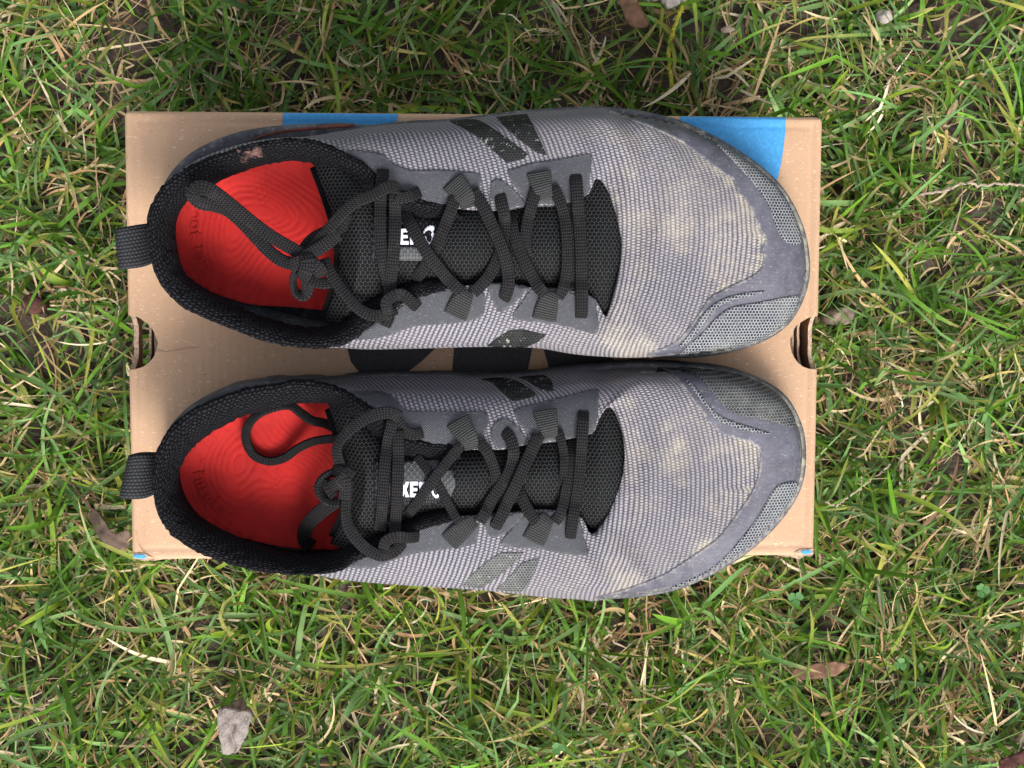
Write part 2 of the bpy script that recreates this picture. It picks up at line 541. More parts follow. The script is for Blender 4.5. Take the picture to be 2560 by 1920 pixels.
def make_soil():
    m, nt, b = new_mat('brown_soil'); q = NB(nt)
    o = q.obj()
    n = q.noise(o, 60, 6, 0.7); n2 = q.noise(o, 350, 4, 0.7); v = q.vor(o, 180)
    c = q.ramp(n, [(0.3, (0.030, 0.022, 0.017)), (0.5, (0.070, 0.054, 0.043)), (0.75, (0.145, 0.118, 0.098))])
    c = q.mix(q.ramp(n2, [(0.55, 0.0), (0.75, 0.5)]), c, (0.18, 0.15, 0.125))
    # beyond the bare patches the turf closes up
    far = q.noise(o, 9.0, 5, 0.7)
    ln = q.n('ShaderNodeVectorMath', operation='LENGTH'); nt.links.new(o, ln.inputs[0])
    cover = q.ramp(q.m('MULTIPLY', ln.outputs['Value'], 0.5), [(0.36, 0.0), (0.62, 1.0)])
    turf = q.mix(far, (0.045, 0.085, 0.018), (0.13, 0.15, 0.055))
    c = q.mix(q.m('MULTIPLY', cover, 0.9), c, turf)
    q.put(b.inputs['Base Color'], c)
    h = q.m('ADD', q.m('MULTIPLY', n2, 0.6), q.m('MULTIPLY', v, 0.8))
    q.put(b.inputs['Normal'], q.bump(h, 0.003, 0.9))
    set_in(b, rough=0.95, spec=0.15)
    return m

M = dict(
    knit=make_knit(),
    stripe=make_meshfabric('dark_stripe_mesh', (0.005, 0.006, 0.006), (0.026, 0.028, 0.029), 0.00135, 0.0023, hole=0.74, dirt=0.05, flake=0.9),
    stripe_faded=make_meshfabric('faded_stripe_mesh', (0.022, 0.024, 0.026), (0.135, 0.142, 0.140), 0.00135, 0.0023, hole=0.72, dirt=0.2, flake=0.5),
    toemesh=make_meshfabric('toe_guard_mesh', (0.012, 0.014, 0.018), (0.25, 0.262, 0.285), 0.00150, 0.0026, hole=0.76, dirt=0.30),
    toemud=make_meshfabric('muddy_toe_mesh', (0.010, 0.012, 0.014), (0.165, 0.172, 0.178), 0.00150, 0.0026, hole=0.82, dirt=0.30),
    tongue=make_meshfabric('tongue_mesh', (0.0018, 0.002, 0.0024), (0.038, 0.041, 0.043), 0.00185, 0.0031, hole=0.90),
    film=make_film('toe_film', (0.050, 0.049, 0.067), (0.135, 0.135, 0.168), 0.5),
    eyestay=make_film('eyestay_film', (0.028, 0.030, 0.036), (0.056, 0.059, 0.069), 0.6, weave=0.0011, scuff=0.5, mudc=(0.30, 0.30, 0.30), dust=0.22),
    collar=make_collar(),
    lining=make_plain('black_lining', (0.006, 0.006, 0.008), 0.95, 0.1, 900, 0.5, 0.0006),
    lace=make_lace('charcoal_lace', (0.0028, 0.0027, 0.003), (0.030, 0.0288, 0.031)),
    lace_black=make_lace('black_lace', (0.002, 0.002, 0.002), (0.026, 0.025, 0.027)),
    web=make_webbing('lace_loop_webbing', (0.006, 0.0062, 0.0065), (0.034, 0.036, 0.036), 0.00105, 0.5),
    tab=make_webbing('pull_tab_webbing', (0.003, 0.0032, 0.0042), (0.026, 0.028, 0.034), 0.0015),
    insole=make_plain('red_foam', (0.335, 0.0125, 0.0110), 0.75, 0.18, 65, 0.20, 0.00015),
    card=make_card(),
    card_edge=make_plain('cut_cardboard', (0.36, 0.26, 0.19), 0.9, 0.1, 700, 0.5, 0.0006),
    blue=make_print('blue_print', (0.034, 0.205, 0.43)),
    black=make_print('black_print', (0.020, 0.019, 0.020)),
    sole=make_sole(),
    midsole=make_plain('red_brown_midsole', (0.12, 0.035, 0.025), 0.7, 0.3, 200, 0.4),
    white=make_plain('white_print', (0.74, 0.73, 0.86), 0.6, 0.3, 900, 0.06, 0.0001),
    label=make_meshfabric('label_gel', (0.006, 0.006, 0.008), (0.020, 0.022, 0.026), 0.0026, 0.0030, hole=0.7, rough=0.4),
    label_grey=make_meshfabric('label_grey', (0.05, 0.053, 0.057), (0.085, 0.09, 0.095), 0.0026, 0.0030, hole=0.7, rough=0.45),
    worn=make_plain('worn_pink_foam', (0.13, 0.082, 0.075), 0.9, 0.1, 1500, 0.8, 0.0006),
    soil=make_soil(),
    grass=make_grass('grass_blade', 0.36),
    straw=make_grass('straw_blade', 0.18),
    bark=make_plain('weathered_bark', (0.265, 0.232, 0.212), 0.9, 0.15, 1100, 0.32, 0.0022),
    brownleaf=make_plain('brown_leaf', (0.155, 0.085, 0.055), 0.8, 0.2, 130, 0.45, 0.0008),
    redleaf=make_plain('maroon_leaf', (0.075, 0.030, 0.026), 0.8, 0.2, 200, 0.55, 0.0008),
    greyleaf=make_plain('grey_brown_leaf', (0.11, 0.075, 0.058), 0.85, 0.2, 150, 0.4, 0.0008),
    stone=make_plain('pale_stone', (0.33, 0.30, 0.275), 0.85, 0.2, 120, 0.45, 0.0012),
    pebble=make_plain('brown_pebble', (0.20, 0.15, 0.12), 0.8, 0.25, 150, 0.4, 0.0008),
    clover=make_plain('clover_leaf', (0.045, 0.13, 0.030), 0.6, 0.3, 300, 0.3, 0.0003),
    moss=make_plain('yellow_moss', (0.27, 0.26, 0.03), 0.85, 0.15, 500, 0.5, 0.0006),
    twig=make_plain('pale_twig', (0.30, 0.24, 0.18), 0.85, 0.15, 300, 0.4, 0.0005),
)

# ------------------------------------------------------------------ ground
def soil_height(x, y):
    h = (0.0050 * np.sin(x * 23.0 + 1.3) * np.sin(y * 19.0 + 0.4) + 0.0030 * np.sin(x * 61 + y * 47)
         + 0.0022 * np.sin(x * 113 - y * 97 + 2.0) + 0.0012 * np.sin(x * 240 + 1.0) * np.sin(y * 260))
    return h - 0.006

def build_ground():
    n = 300
    xs = np.linspace(-0.75, 0.75, n); ys = np.linspace(-0.65, 0.65, n)
    gx, gy = np.meshgrid(xs, ys, indexing='ij')
    gz = soil_height(gx, gy) + rng.normal(0, 0.0006, gx.shape)
    inside = (np.abs(gx) < BOX_L / 2 + 0.006) & (np.abs(gy) < BOX_W / 2 + 0.006)
    gz[inside] = np.minimum(gz[inside], -0.001) * 0 - 0.0015
    fade = np.clip((0.75 - np.abs(gx)) / 0.12, 0, 1) * np.clip((0.65 - np.abs(gy)) / 0.12, 0, 1)
    gz = -0.006 + (gz + 0.006) * fade
    V = list(np.stack([gx, gy, gz], 2).reshape(-1, 3))
    F = grid_faces(n, n)
    # the lawn runs on to the horizon
    ring = [0.0]
    b = [i * n + 0 for i in range(n)] + [(n - 1) * n + j for j in range(1, n)] + [i * n + n - 1 for i in range(n - 2, -1, -1)] + [j for j in range(n - 2, 0, -1)]
    prev = b
    for s in (2.2, 6.0, 20.0, 80.0):
        off = len(V)
        for idx in b:
            p = V[idx]
            V.append(np.array([p[0] * s, p[1] * s, -0.006]))
        cur = list(range(off, off + len(b)))
        for i in range(len(b)):
            j = (i + 1) % len(b)
            F.append((prev[i], cur[i], cur[j], prev[j]))
        prev = cur
    o = mesh_obj('ground', V, F, M['soil'])
    tag(o, kind='structure')
    return o
ground = build_ground()

# ------------------------------------------------------------------ cardboard box
box = empty('cardboard_box', (0, 0, 0))
tag(box, 'brown cardboard shoe box with blue and black print under both trail shoes', 'box')

def notch(side):
    """hand hole at an end of the lid, in world coordinates"""
    if side < 0:
        pts = [(313, 789), (330, 789), (345, 793), (358, 801), (371, 811), (383, 826), (390, 843), (394, 857), (391, 876), (384, 893), (373, 906), (358, 917), (343, 922), (318, 926)]
    else:
        pts = [(2048, 790), (2036, 791), (2020, 795), (2005, 804), (1990, 815), (1981, 831), (1976, 848), (1976, 862), (1979, 880), (1986, 895), (1996, 908), (2008, 917), (2022, 922), (2044, 924)]
    return [at(x, y, BOX_H)[:2] for x, y in pts]

def lid_outline():
    L, W = BOX_L / 2, BOX_W / 2
    c = 0.0025
    P = [(-L, -W + c), (-L + c, -W), (L - c, -W), (L, -W + c)]
    nr = notch(1)[::-1]
    nr[0] = (L, nr[0][1]); nr[-1] = (L, nr[-1][1])
    P += [tuple(p) for p in nr]
    P += [(L, W - c), (L - c, W), (-L + c, W), (-L, W - c)]
    nl = notch(-1)
    nl[0] = (-L, nl[0][1]); nl[-1] = (-L, nl[-1][1])
    P += [tuple(p) for p in nl]
    return P

def fill_lid(P):
    """triangulate a lid outline, finely along the folded edges"""
    L, W = BOX_L / 2, BOX_W / 2
    st = 0.0008
    gx, gy = np.meshgrid(np.arange(-L + st / 2, L, st), np.arange(-W + st / 2, W, st))
    G = np.stack([gx.ravel(), gy.ravel()], 1)
    d = np.minimum(L - np.abs(G[:, 0]), W - np.abs(G[:, 1]))
    coarse = (np.arange(gx.shape[0])[:, None] % 8 == 0) & (np.arange(gx.shape[1])[None] % 8 == 0)
    G = G[(d < 0.0078) | coarse.ravel()]
    return fill_poly(P, st, G)

def build_lid():
    P = np.array(lid_outline())
    L, W = BOX_L / 2, BOX_W / 2
    V2, T, loop = fill_lid(P)
    d = np.minimum(L - np.abs(V2[:, 0]), W - np.abs(V2[:, 1]))
    z = np.zeros(len(V2))
    z -= 0.0016 * np.clip(1 - d / 0.0018, 0, 1) ** 2
    z -= 0.00035 * np.exp(-((d - 0.0050) / 0.0013) ** 2)
    x, y = V2[:, 0], V2[:, 1]
    z += 0.0005 * np.sin(x * 31 + 1) * np.sin(y * 27) 
    top = np.column_stack([V2, BOX_H + z])
    low = top.copy(); low[:, 2] -= 0.0028
    n = len(top)
    F = list(T) + [tuple(i + n for i in f[::-1]) for f in T]
    nb = len(loop)
    for i in range(nb):
        a, b = loop[i], loop[(i + 1) % nb]
        F.append((a, a + n, b + n, b))
    return mesh_obj('lid', np.vstack([top, low]), F, M['card'], box, smooth=False)
lid = build_lid()

def wall_sheet(name, A, B, zt, zb, thick, inward, mat, cut=None, parent=box, lean=0.0, n=60, edge_wave=0.0):
    """upright board from A to B with an optional dipped (cut-out) top edge"""
    A = np.array(A, float); B = np.array(B, float); inward = np.array(inward, float)
    ts = np.linspace(0, 1, n)
    V = []
    for t in ts:
        p = A + (B - A) * t
        top = zt
        if cut:
            c0, c1, dep = cut
            if c0 < t < c1:
                s = (t - c0) / (c1 - c0) * 2 - 1
                top = zt - dep * math.sqrt(max(0.0, 1 - s ** 4))
        wv = edge_wave * math.sin(t * 41) + edge_wave * 0.6 * math.sin(t * 97 + 1)
        q0 = p + inward * wv
        f = (zt - top) * lean
        V += [(q0[0] + inward[0] * f, q0[1] + inward[1] * f, top), (q0[0] + inward[0] * (thick + f), q0[1] + inward[1] * (thick + f), top),
              (p[0] + inward[0] * (thick + (zt - zb) * lean), p[1] + inward[1] * (thick + (zt - zb) * lean), zb), (p[0] + inward[0] * (zt - zb) * lean, p[1] + inward[1] * (zt - zb) * lean, zb)]
    F = []
    for i in range(n - 1):
        for j in range(4):
            F.append((i * 4 + j, i * 4 + (j + 1) % 4, (i + 1) * 4 + (j + 1) % 4, (i + 1) * 4 + j))
    F += [(0, 1, 2, 3), tuple((n - 1) * 4 + j for j in (3, 2, 1, 0))]
    o = mesh_obj(name, V, F, mat, parent, smooth=False)
    bm = bmesh.new(); bm.from_mesh(o.data); bmesh.ops.recalc_face_normals(bm, faces=bm.faces); bm.to_mesh(o.data); bm.free()
    o.data.materials.append(M['card_edge'])
    for p in o.data.polygons:
        if abs(p.normal.z) > 0.55: p.material_index = 1
    return o

def build_box():
    L, W = BOX_L / 2 - 0.0004, BOX_W / 2 - 0.0004
    zt = BOX_H - 0.0032
    def frac(pts, ymin, ymax):
        return sorted([(p[1] - ymin) / (ymax - ymin) for p in (pts[0], pts[-1])])
    fl = frac(notch(-1), -W, W); fr = frac(notch(1), -W, W)
    # lid flaps at the ends with the hand holes, then the tray inside them
    wall_sheet('end_flap', (-L, -W, 0), (-L, W, 0), zt, BOX_H - 0.021, 0.0022, (1, 0, 0), M['card'], (fl[0], fl[1], 0.007), edge_wave=0.0004)
    wall_sheet('end_flap', (L, -W, 0), (L, W, 0), zt, 0.055, 0.0018, (-1, 0, 0), M['card'], (fr[0], fr[1], 0.007), edge_wave=0.0003)
    for s, f, ins in ((-1, fl, (0.0062, 0.0085, 0.0115)), (1, fr, (0.0050, 0.0075, 0.0105))):
        for k in range(3):
            wall_sheet('end_wall', (s * (L - ins[k]), -W + 0.006, 0), (s * (L - ins[k]), W - 0.006, 0), zt - 0.002 - 0.001 * k, 0.0, 0.0011, (-s, 0, 0), M['card'],
                       (f[0] - 0.015 + 0.012 * k, f[1] + 0.015 - 0.012 * k, 0.0075), lean=0.05, edge_wave=0.0004)
    wall_sheet('side_wall', (-L + 0.003, W, 0), (L - 0.003, W, 0), zt, 0.0, 0.0028, (0, -1, 0), M['card'])
    wall_sheet('side_wall', (-L + 0.003, -W, 0), (L - 0.003, -W, 0), zt, 0.0, 0.0028, (0, 1, 0), M['card'])
    V = [(-L + .02, -W + .004, .004), (L - .02, -W + .004, .004), (L - .02, W - .004, .004), (-L + .02, W - .004, .004)]
    Vb = [(v[0], v[1], 0.0005) for v in V]
    mesh_obj('tray_floor', V + Vb, [(0, 1, 2, 3), (7, 6, 5, 4), (0, 4, 5, 1), (1, 5, 6, 2), (2, 6, 7, 3), (3, 7, 4, 0)], M['card'], box, smooth=False)
build_box()

def flat_print(name, poly, mat, smooth=True, label=None, z=0.0004):
    P = np.array([at(x, y, BOX_H)[:2] for x, y in (smooth_poly(poly) if smooth else poly)])
    L, W = BOX_L / 2, BOX_W / 2
    P[:, 0] = np.clip(P[:, 0], -L + 0.0002, L - 0.0002); P[:, 1] = np.clip(P[:, 1], -W + 0.0002, W - 0.0002)
    V2, T, loop = fill_lid(P)
    d = np.minimum(L - np.abs(V2[:, 0]), W - np.abs(V2[:, 1]))
    zz_ = -0.0016 * np.clip(1 - d / 0.0018, 0, 1) ** 2 - 0.00035 * np.exp(-((d - 0.0050) / 0.0013) ** 2) + 0.0005 * np.sin(V2[:, 0] * 31 + 1) * np.sin(V2[:, 1] * 27)
    V = np.column_stack([V2, BOX_H + zz_ + z])
    return mesh_obj(name, V, T, mat, box, smooth=False, label=label)

flat_print('printed_shape', zl(1, [(1062, 60), (1350, 60), (1740, 60), (1740, 120), (1725, 180), (1700, 260), (1400, 300), (1100, 260), (1058, 180)]), M['blue'], smooth=False, label='bright blue print on the lid edge')
flat_print('printed_shape', zl(3, [(575, 60), (1197, 60), (1196, 130), (1194, 200), (1184, 290), (1170, 390), (1150, 480), (1120, 570), (1000, 800), (700, 700), (560, 300), (570, 130)]), M['blue'], smooth=False, label='bright blue print on the lid corner')
flat_print('printed_shape', zl(5, [(10, -40), (20, 70), (40, 150), (98, 225), (200, 300), (300, 290), (375, 215), (460, 150), (545, 70), (590, -20), (560, -140), (300, -220), (60, -140)]), M['black'], smooth=False)
flat_print('printed_shape', zl(5, [(660, -60), (653, 70), (640, 215), (640, 330), (1060, 330), (1086, 210), (1116, 70), (1140, -60)]), M['black'], smooth=False)
flat_print('printed_shape', zl(5, [(1150, -60), (1182, 75), (1216, 195), (1240, 320), (1560, 320), (1590, 130), (1590, -60)]), M['black'], smooth=False)

def corner_tab(pts_edge, pts_blue, lab):
    P = np.array([at(x, y, BOX_H - 0.004)[:2] for x, y in pts_edge])
    V2, T, loop = fill_poly(P, 0.0025)
    z = BOX_H - 0.0035 + 0.0010 * np.sin(V2[:, 0] * 900) * np.sin(V2[:, 1] * 700)
    n = len(V2)
    V = np.vstack([np.column_stack([V2, z]), np.column_stack([V2, z - 0.0015])])
    F = list(T) + [tuple(i + n for i in f[::-1]) for f in T]
    for i in range(len(loop)):
        a, b = loop[i], loop[(i + 1) % len(loop)]
        F.append((a, a + n, b + n, b))
    t = mesh_obj('corner_tab', V, F, M['card_edge'], box, smooth=False, label=lab)
    Pb = np.array([at(x, y, BOX_H - 0.003)[:2] for x, y in pts_blue])
    V2, T, loop = fill_poly(Pb, 0.003)
    mesh_obj('printed_shape', np.column_stack([V2, np.full(len(V2), BOX_H - 0.0022)]), T, M['blue'], t, smooth=False)
corner_tab([(330, 1380), (333, 1394), (345, 1398), (362, 1403), (371, 1402), (400, 1399), (440, 1397), (440, 1380)], zl(4, [(172, 1297), (240, 1294), (256, 1306), (246, 1320), (190, 1318)]), 'crumpled corner tab with a scrap of blue print')
corner_tab([(1930, 1375), (1945, 1389), (1980, 1393), (1998, 1397), (2012, 1390), (2026, 1390), (2034, 1382), (2030, 1370)], zl(6, [(1288, 1270), (1336, 1268), (1345, 1280), (1334, 1288), (1296, 1294)]), 'torn corner tab with a dot of blue print')
flat_print('torn_edge', zl(4, [(168, 1290), (205, 1286), (250, 1290), (276, 1308), (268, 1328), (170, 1326)]), M['card_edge'], smooth=False, z=0.0005)
flat_print('printed_shape', zl(4, [(170, 1297), (200, 1292), (240, 1296), (252, 1308), (240, 1319), (190, 1318)]), M['blue'], smooth=False, label='scrap of blue print at the torn left front corner', z=0.0008)
flat_print('torn_edge', zl(6, [(1250, 1280), (1278, 1264), (1362, 1258), (1362, 1298), (1250, 1302)]), M['card_edge'], smooth=False, z=0.0005)
flat_print('printed_shape', zl(6, [(1286, 1270), (1336, 1266), (1348, 1278), (1336, 1290), (1294, 1293)]), M['blue'], smooth=False, label='dot of blue print at the torn right front corner', z=0.0008)
# crease pressed into the lid by the hand hole
def crease(pts):
    P = catmull(np.array(pts, float), 40)
    V = []
    for i, (x, y) in enumerate(P):
        w = 0.5 + 0.25 * math.sin(i * 1.7)
        for s in (-1, 0, 1):
            p = at(x, y + s * w, BOX_H); V.append((p[0], p[1], BOX_H + 0.00035 + 0.0005 * np.sin(p[0] * 31 + 1) * np.sin(p[1] * 27) + (0.0004 if s == 0 else 0)))
    mesh_obj('crease', V, grid_faces(len(P), 3), M['card_edge'], box)
crease(zl(1, [(318, 1508), (370, 1514), (430, 1506), (500, 1494), (560, 1489)]))
crease(zl(4, [(190, 1150), (200, 1200), (212, 1245), (250, 1290), (300, 1318)]))

# ------------------------------------------------------------------ shoes
ZB = BOX_H + 0.0012   # what the soles rest on

def W3(k, x, y, zmm):
    p = zz(k, x, y)
    return at(p[0], p[1], ZB + zmm / 1000.0)

def loft_rings(rings, closed=True, per=6):
    """rings: list over stations of (k,3) arrays with equal k -> dense (stations*per, k', 3)"""
    A = np.array(rings)                      # S,k,3
    S, k, _ = A.shape
    n = S * per if closed else (S - 1) * per + 1
    return catmull(A, n, closed)

def build_shoe(D):
    root = empty('trail_shoe', D['loc'])
    tag(root, D['label'], 'shoe', 'pair of trail running shoes')
    RL = np.array(root.location)
    st = D['stations']
    outer = np.array([W3(*s[0], 18) for s in st]); inner = np.array([W3(*s[1][:3], s[1][3]) for s in st])
    S = len(st)
    # ---- upper: rings from the sole rim over the foot to the opening edge
    rings = []
    KO, KI = 5, 26
    tg = np.roll(outer, -1, 0) - np.roll(outer, 1, 0)
    inw = np.column_stack([-tg[:, 1], tg[:, 0], 0 * tg[:, 0]]); inw /= np.linalg.norm(inw, axis=1)[:, None]
    if np.mean(np.sum(inw * (outer - outer.mean(0)), 1)) > 0: inw = -inw
    for i, s in enumerate(st):
        o, n_ = outer[i] + inw[i] * (0.0055 if 1 <= i <= 7 else 0.0030 if i == 8 else 0.0008 if i <= 16 else 0.0024), inner[i]
        dist = np.linalg.norm(n_[:2] - o[:2])
        p = s[2] if len(s) > 2 and s[2] else 2.4
        zm = ZB + (s[3][3] if len(s) > 3 else 36) / 1000.0
        if len(s) > 3:
            mid = W3(*s[3][:3], s[3][3])
        else:
            e = (n_ - o); e[2] = 0
            L = max(np.linalg.norm(e), 1e-6)
            ins = 0.0045 if dist > 0.018 else dist * 0.4
            mid = o + e / L * ins
            mid[2] = zm
        row = []
        for a in range(KO):
            t = a / KO
            q = o + (mid - o) * t
            q[:2] = o[:2] + (mid[:2] - o[:2]) * (t ** 1.5)
            row.append(q)
        for a in range(KI + 1):
            t = (a / KI) ** 1.35
            q = mid + (n_ - mid) * t
            q[2] = mid[2] + (n_[2] - mid[2]) * (1 - (1 - t) ** p) ** (1 / p)
            row.append(q)
        lip = n_.copy(); lip[2] -= 0.0035
        row.append(lip)
        rings.append(row)
    G = loft_rings(rings, True, 6)
    n, k, _ = G.shape
    # creases where the forefoot flexes
    X, Y = G[..., 0], G[..., 1]
    mid_y = (outer[:, 1].max() + outer[:, 1].min()) / 2
    toe_x = outer[:, 0].max()
    fz = np.clip((G[..., 2] - ZB - 0.036) / 0.01, 0, 1)
    G[..., 2] += fz * (0.0014 * np.sin((X + 0.25 * (Y - mid_y)) * 330 + 3.2 * np.sin(Y * 60)) * np.exp(-((X - (toe_x - 0.085)) / 0.030) ** 2)
                       + 0.0010 * np.sin(X * 70 + Y * 95 + D['seed']) * np.exp(-((X - (toe_x - 0.06)) / 0.05) ** 2))
    V = G.reshape(-1, 3)
    ly = V[:, 1] - mid_y
    drop = np.clip(ZB + 0.050 - V[:, 2], 0, 1)
    uv = np.column_stack([V[:, 0] + 5.0 * ly * ly * (V[:, 0] < 9) - 0.0 + 0.35 * drop * D['shear'] * np.sign(ly), np.sign(ly) * (np.abs(ly) + drop * 0.9)])
    upper = mesh_obj('upper', V - RL, grid_faces(n, k, cu=True), M['knit'], root, uv=uv)
    if sum(p.normal.z * p.area for p in upper.data.polygons) < 0:
        upper.data.flip_normals()
    UVF = lambda P: np.column_stack([P[:, 0], P[:, 1]])
    ml = np.zeros(len(V))
    for kz, x, y, r, st_ in D['mud']:
        c = W3(kz, x, y, 48)
        ml = np.maximum(ml, st_ * np.exp(-((V[:, 0] - c[0]) ** 2 + (V[:, 1] - c[1]) ** 2) / (r * ZS / 5310.0) ** 2))
    ma = upper.data.attributes.new('mud', 'FLOAT', 'POINT'); ma.data.foreach_set('value', ml.astype(np.float32))
    # ---- sole: rim of rubber around the foot
    oc = catmull(outer, S * 6, True)
    nxt = np.roll(oc, -1, 0) - np.roll(oc, 1, 0)
    nr = np.column_stack([nxt[:, 1], -nxt[:, 0], 0 * nxt[:, 0]])
    nr /= np.linalg.norm(nr, axis=1)[:, None]
    cen = oc.mean(0)
    if np.mean(np.sum(nr * (oc - cen), 1)) < 0: nr = -nr
    rows = []
    tread = (np.sin(np.arange(len(oc)) * 0.9) > 0) * 1.0
    for off, z in ((-0.030, 0.0015), (-0.005, 0.0), (-0.0012, 0.002), (0.0000, 0.006), (0.0004, 0.013), (0.0002, 0.018), (-0.0004, 0.0212), (-0.0014, 0.0222), (-0.0030, 0.0216), (-0.0060, 0.0205), (-0.0080, 0.018)):
        q = oc + nr * off
        q[:, 2] = ZB + z - 0.0002
        if z < 0.01: q += nr * (0.0012 * tread[:, None] - 0.0008)
        rows.append(q)
    Gs = np.stack(rows, 1)
    Vs = list(Gs.reshape(-1, 3) - RL)
    Fs = grid_faces(len(oc), len(rows), cu=True)
    c0 = len(Vs); Vs.append(np.array([cen[0], cen[1], ZB]) - RL)
    for i in range(len(oc)):
        Fs.append((c0, i * len(rows), ((i + 1) % len(oc)) * len(rows)))
    sole = mesh_obj('sole', Vs, Fs, M['sole'], root)
    toe = np.clip((oc[:, 0] - (toe_x - 0.085)) / 0.03, 0.25, 1)
    rowd = np.array([0.3, 0.2, .1, .1, .1, .15, .35, .7, 1.0, .8, .5])
    sa = sole.data.attributes.new('mud', 'FLOAT', 'POINT'); sa.data.foreach_set('value', np.append((toe[:, None] * rowd[None]).ravel(), 0).astype(np.float32))
    bm = bmesh.new(); bm.from_mesh(sole.data); bmesh.ops.recalc_face_normals(bm, faces=bm.faces); bm.to_mesh(sole.data); bm.free()
    # ---- padded collar
    cst = D['collar']
    crow = []
    for s in cst:
        o = W3(*s[0][:3], s[0][3]); i = W3(*s[1][:3], s[1][3])
        zc = ZB + (s[0][3] + s[2]) / 1000.0
        e = i - o
        row = []
        eh = np.array([e[0], e[1], 0]); eh /= np.linalg.norm(eh) + 1e-9
        lo = o + eh * 0.0016; lo[2] -= 0.008
        row.append(lo)
        o2 = o - eh * 0.0012
        for a in range(13):
            th = a / 12
            q = o2 + (i - o2) * (0.5 - 0.5 * math.cos(math.pi * th))
            base = o2[2] + (i[2] - o2[2]) * th ** 2.2
            q[2] = base + (zc - o2[2]) * math.sin(math.pi * min(1, th ** 0.75)) ** 0.8
            row.append(q)
        dn = i.copy(); dn[2] = ZB + 0.036; dn -= np.array([e[0], e[1], 0]) * 0.28; row.append(dn)
        dn = i.copy(); dn[2] = ZB + 0.021; dn -= np.array([e[0], e[1], 0]) * 0.62; row.append(dn)
        crow.append(row)
    Gc = loft_rings(crow, False, 7)
    nc, kc, _ = Gc.shape
    wob = np.random.default_rng(int(D['seed'] * 10)).normal(0, 0.00025, (nc, kc, 3)); Gc = Gc + wob * (np.arange(kc) < 14)[None, :, None]
    along = np.concatenate([[0], np.cumsum(np.linalg.norm(np.diff(Gc[:, 6], axis=0), axis=1))])
    across = np.concatenate([[0], np.cumsum(np.linalg.norm(np.diff(Gc[nc // 2], axis=0), axis=1))])
    uvc = np.column_stack([np.repeat(along, kc), np.tile(across, nc)])
    collar = mesh_obj('collar', Gc.reshape(-1, 3) - RL, grid_faces(nc, kc), M['collar'], root, uv=uvc)
    if sum(p.normal.z * p.area for p in collar.data.polygons) < 0: collar.data.flip_normals()
    # ---- insole with raised growth-ring lines and lettering
    ip = smooth_poly([at(*p, ZB + 0.024)[:2] for p in D['insole']], 120)
    V2, T, loop = fill_poly(ip, 0.00085)
    (c1x, c1y), (c2x, c2y) = [at(*p, ZB + 0.024)[:2] for p in D['rings']]
    xx, yy = V2[:, 0], V2[:, 1]
    d1 = np.sqrt(((xx - c1x) * 0.72) ** 2 + ((yy - c1y) * 1.3) ** 2 + 0.45 * (xx - c1x) * (yy - c1y))
    d2 = np.sqrt(((xx - c2x) * 1.15) ** 2 + ((yy - c2y) * 0.68) ** 2 - 0.3 * (xx - c2x) * (yy - c2y))
    dd = -np.log(np.exp(-d1 * 160) + np.exp(-d2 * 160)) / 160
    dd = dd + 0.0014 * np.sin(xx * 150 + 1) * np.sin(yy * 130) 
    ring = np.clip(np.abs(np.sin(dd * math.pi / 0.0026)) / 0.55, 0, 1)
    far = np.clip((0.026 - dd) / 0.004, 0, 1) * np.clip(dd / 0.003, 0, 1)
    edge = np.min(np.linalg.norm(V2[:, None, :] - ip[None, ::3, :], axis=2), 1)
    zi = ZB + 0.0235 + 0.0007 * (ring - 1) * far + 0.0035 * np.exp(-(edge / 0.006) ** 2)
    insole = mesh_obj('insole', np.column_stack([V2, zi]) - RL, T, M['insole'], root)
    for ch, (k, x, y), ang in D['letters']:
        cu = bpy.data.curves.new('insole_letter', 'FONT'); cu.body = ch; cu.size = 0.0080; cu.extrude = 0.0006; cu.bevel_depth = 0.0002
        cu.align_x = 'CENTER'; cu.align_y = 'CENTER'; cu.resolution_u = 3
        tmp = bpy.data.objects.new('tmp', cu)
        dg = bpy.context.evaluated_depsgraph_get()
        me = bpy.data.meshes.new_from_object(tmp)
        bpy.data.objects.remove(tmp)
        me.materials.clear(); me.materials.append(M['insole'])
        me.name = 'insole_letter'
        o = bpy.data.objects.new('insole_letter', me)
        p = W3(k, x, y, 23.7) - RL
        o.location = p; o.rotation_euler = (0, 0, R(ang))
        link(o, insole)
    # floor under the insole so no light leaks
    # ---- tongue
    rowsT = [[W3(*pt[:3], pt[3]) for pt in r] for r in D['tongue']]
    A = catmull(np.array(rowsT), (len(rowsT) - 1) * 7 + 1)
    B = np.array([catmull(a, 41) for a in A])
    # rounded padded rear rim that turns down
    r0 = B[0].copy(); d = B[0] - B[3]; d[:, 2] = 0
    r1 = r0 + d * 0.18; r1[:, 2] -= 0.0035
    r2 = r0 + d * 0.10; r2[:, 2] -= 0.010
    r3 = r0 - d * 0.4; r3[:, 2] -= 0.016
    B = np.concatenate([r3[None], r2[None], r1[None], B])
    bul = np.sin(np.linspace(0, math.pi, 41))[None, :] * (0.0008 * np.sin(B[:, :, 0] * 210 + D['seed']))
    B[..., 2] += bul
    nt_, kt, _ = B.shape
    tv = B.reshape(-1, 3)
    tongue = mesh_obj('tongue', tv - RL, grid_faces(nt_, kt), M['tongue'], root, uv=np.column_stack([tv[:, 0], tv[:, 1]]))
    if sum(p.normal.z * p.area for p in tongue.data.polygons) < 0: tongue.data.flip_normals()
    # stitched edging along the rear rim of the tongue
    rim = B[2]
    ribbon('tongue_edging', rim[2:-2], 0.0045, 0.0016, M['collar'], root, RL)
    # ---- overlays on the upper
    bu = bvh_of([upper])
